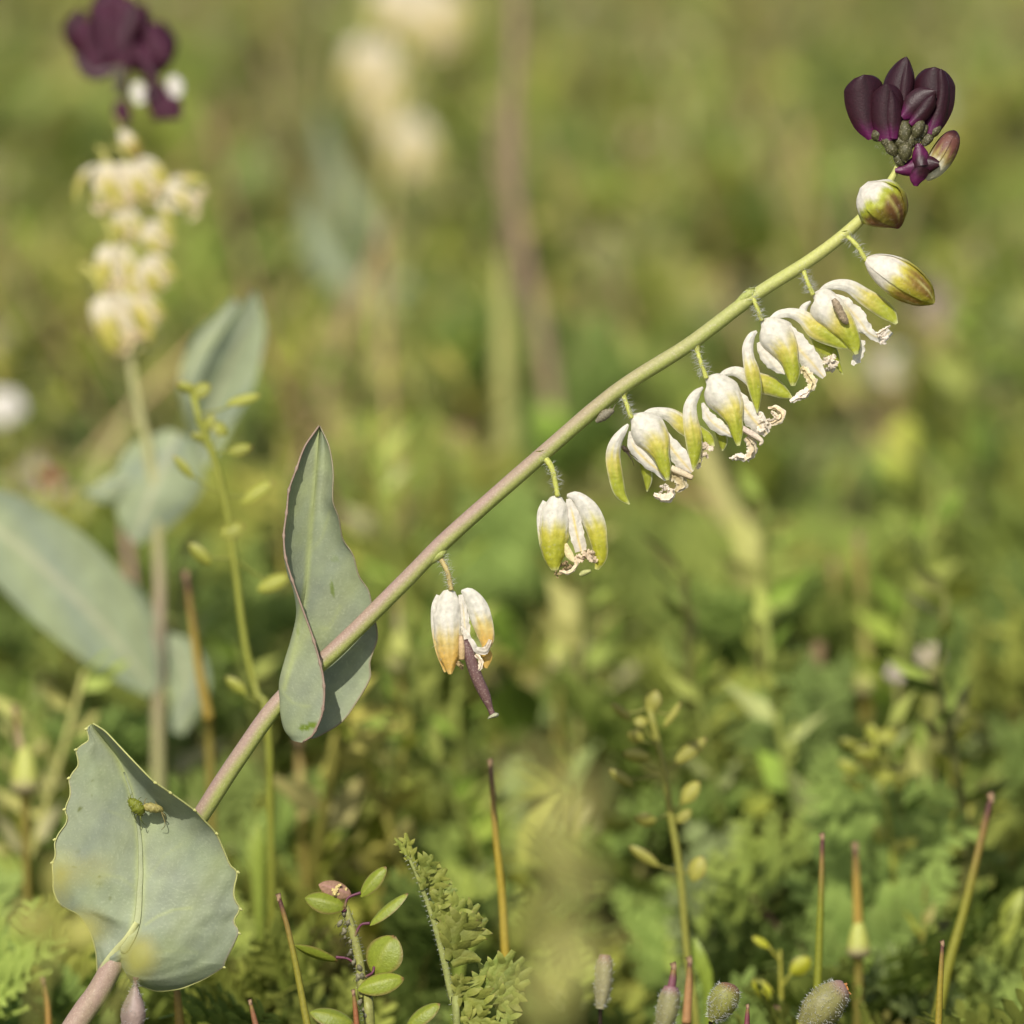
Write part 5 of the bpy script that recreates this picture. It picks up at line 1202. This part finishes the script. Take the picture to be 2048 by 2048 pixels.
scatter(grass_blade(), 2600, (.32, 3.2), wide, (.04, .09), (40, 86), M_MEADOW, "grass", "thin upright grass blades in the blurred meadow", "grass", 33, .2, [(1, 1, 1), (1.3, 1.15, .9), (1.35, 1.15, 1.1), (.9, 1, .8)], ypow=1.0)
def straw():
    g = Geo(); u = np.linspace(0, 1, 5); ph = np.arange(4) * np.pi / 2
    V = np.stack([np.stack([u, .0065 * math.cos(p) + .05 * np.sin(2 * u), .0065 * math.sin(p) - .1 * u * u], 1) for p in ph], 1)
    g.add(V.reshape(-1, 3), grid_faces(5, 4, True), None, lin(180, 156, 118)); return g
scatter(straw(), 2000, (.3, 3.2), wide, (.04, .12), (0, 80), M_STRAW, "straw", "dry straw stems lying and standing in the meadow", "straw", 34, .25, [(1, 1, 1), (.8, .72, .7), (1.1, 1, .9), (.75, .6, .6)], ypow=.9)
def petal_bit():
    g = Geo()
    for a in range(4):
        d = np.array([math.cos(a * 1.57), math.sin(a * 1.57)]); e = np.array([-d[1], d[0]])
        g.add([[0, 0, 0], [*(d * .5 + e * .35), .2], [*d, .3], [*(d * .5 - e * .35), .2]], [[0, 1, 2, 3]], None, lin(222, 208, 190))
    return g
scatter(petal_bit(), 260, (.25, 3.2), wide, (.004, .010), (20, 90), M_PETAL, "tiny_blossoms", "scattered tiny white and pink petals deep in the meadow", "flowers", 35, .15, [(1, 1, 1), (1, .88, .8), (.9, .85, .6), (.85, .7, .68)], (.03, .065), .8)

def sprig(seed):
    """small upright weed: bent stem with pods and narrow leaves, unit height along +x"""
    rs = np.random.default_rng(seed); g = Geo()
    u = np.linspace(0, 1, 6); bend = rs.uniform(-.15, .15); ph = np.arange(4) * np.pi / 2
    C = np.stack([u, bend * u * u, .08 * np.sin(3 * u + seed)], 1)
    V = np.stack([C + np.stack([0 * u, (.017 - .009 * u) * math.cos(p), (.017 - .009 * u) * math.sin(p)], 1) for p in ph], 1)
    g.add(V.reshape(-1, 3), grid_faces(6, 4, True), None, np.repeat(mix(lin(150, 144, 74), lin(176, 170, 98), u), 4, 0))
    for k in range(15):
        t_ = .25 + .75 * k / 14; c = np.array([t_, bend * t_ * t_, .08 * math.sin(3 * t_ + seed)])
        a = rs.random() * 2 * np.pi; d = nrm(np.array([.5 + .4 * rs.random(), math.cos(a), math.sin(a)])); e = nrm(np.cross(d, rs.normal(size=3))); f_ = np.cross(d, e)
        l = rs.uniform(.08, .15) * (1.25 - .5 * t_); w = l * rs.uniform(.2, .38); b = c + d * .05
        P = [c, b + e * w, b + d * l, b - e * w, b + d * l * .5 + f_ * w * .5]
        cc = [lin(166, 168, 78), lin(178, 170, 96), lin(150, 160, 74), lin(186, 176, 124)][rs.integers(7) % 4]
        g.add(P, None, [[0, 1, 4], [1, 2, 4], [2, 3, 4], [3, 0, 4]], cc)
    return g
for i in range(4):
    scatter(sprig(i), 430, (.09, 3.0), wide, (.035, .085), (62, 90), M_MEADOW, "sprigs", ("pale", "lime", "tan", "slender")[i] + " podded weeds standing thick through the blurred meadow", "weeds", 80 + i, .18, [(1, 1, 1), (1.15, 1.05, .8), (.85, .95, .75), (1.15, 1.1, 1.2)], ypow=1.1)

for i, (x, y, D, l, an, c) in enumerate(((1700, 2020, .79, 150, -75, lin(112, 130, 44)), (1835, 1995, .80, 120, -50, lin(124, 138, 58)), (1990, 1930, .78, 170, -75, lin(150, 158, 66)), (1420, 1985, .755, 130, -110, lin(126, 142, 50)), (905, 1960, .76, 150, -70, lin(130, 144, 58)), (520, 1790, .80, 160, -95, lin(132, 146, 60)), (1895, 1660, .84, 120, -30, lin(166, 164, 60)), (1570, 1700, .86, 150, -110, lin(128, 146, 56)), (1980, 1540, .88, 120, -35, lin(150, 158, 70)), (1230, 1330, .95, 130, -100, lin(126, 144, 60)), (1880, 1090, 1.05, 150, -80, lin(120, 146, 40)))):
    d = np.array([math.cos(R(an)), math.sin(R(an))])
    gb = ground_under(x, y + 120, D); bx, by, bd = pix_of(gb); kz = (D - bd) / (K * D)
    b0 = np.array([x, y]); P = [(bx, by, kz), (*(.6 * b0 + .4 * np.array([bx, by])), .4 * kz), (*(b0 + d * l * .15), 0), (*(b0 + d * l * .5), 6), (*(b0 + d * l * .8 + np.array([6, 4])), 4), (*(b0 + d * l + np.array([14, 12])), -4)]
    o = build("lance_leaf", blade(P, np.array([3, 4, l * .09, l * .13, l * .09, 2]), -30, 14 * (i % 5) - 28, 28, 9, lambda t, v: mix(c * .9, c * 1.12, np.clip(t + .25 * np.exp(-(v / .1) ** 2), 0, 1)), ruf=2, seed=i), M_GREEN, None, D, loc=gb)
    tag(o, ("bright green lance-shaped leaf beside the orange-tipped downy bud", "lance-shaped leaf under the tall curved beak", "pale lance-shaped leaf behind the short notched beak", "lance-shaped leaf beside the purple-tipped beak", "lance-shaped leaf behind the sharp ferny leaf", "blurred lance-shaped leaf behind the broad toothed leaf", "yellow lance-shaped leaf behind the tall curved beak", "blurred lance-shaped leaf below the tiny red blossom", "pale blurred lance-shaped leaf above the tall curved beak", "blurred lance-shaped leaf behind the dark pod", "strongly blurred bright green leaf beyond the twin storksbill fruits")[i], "leaf")
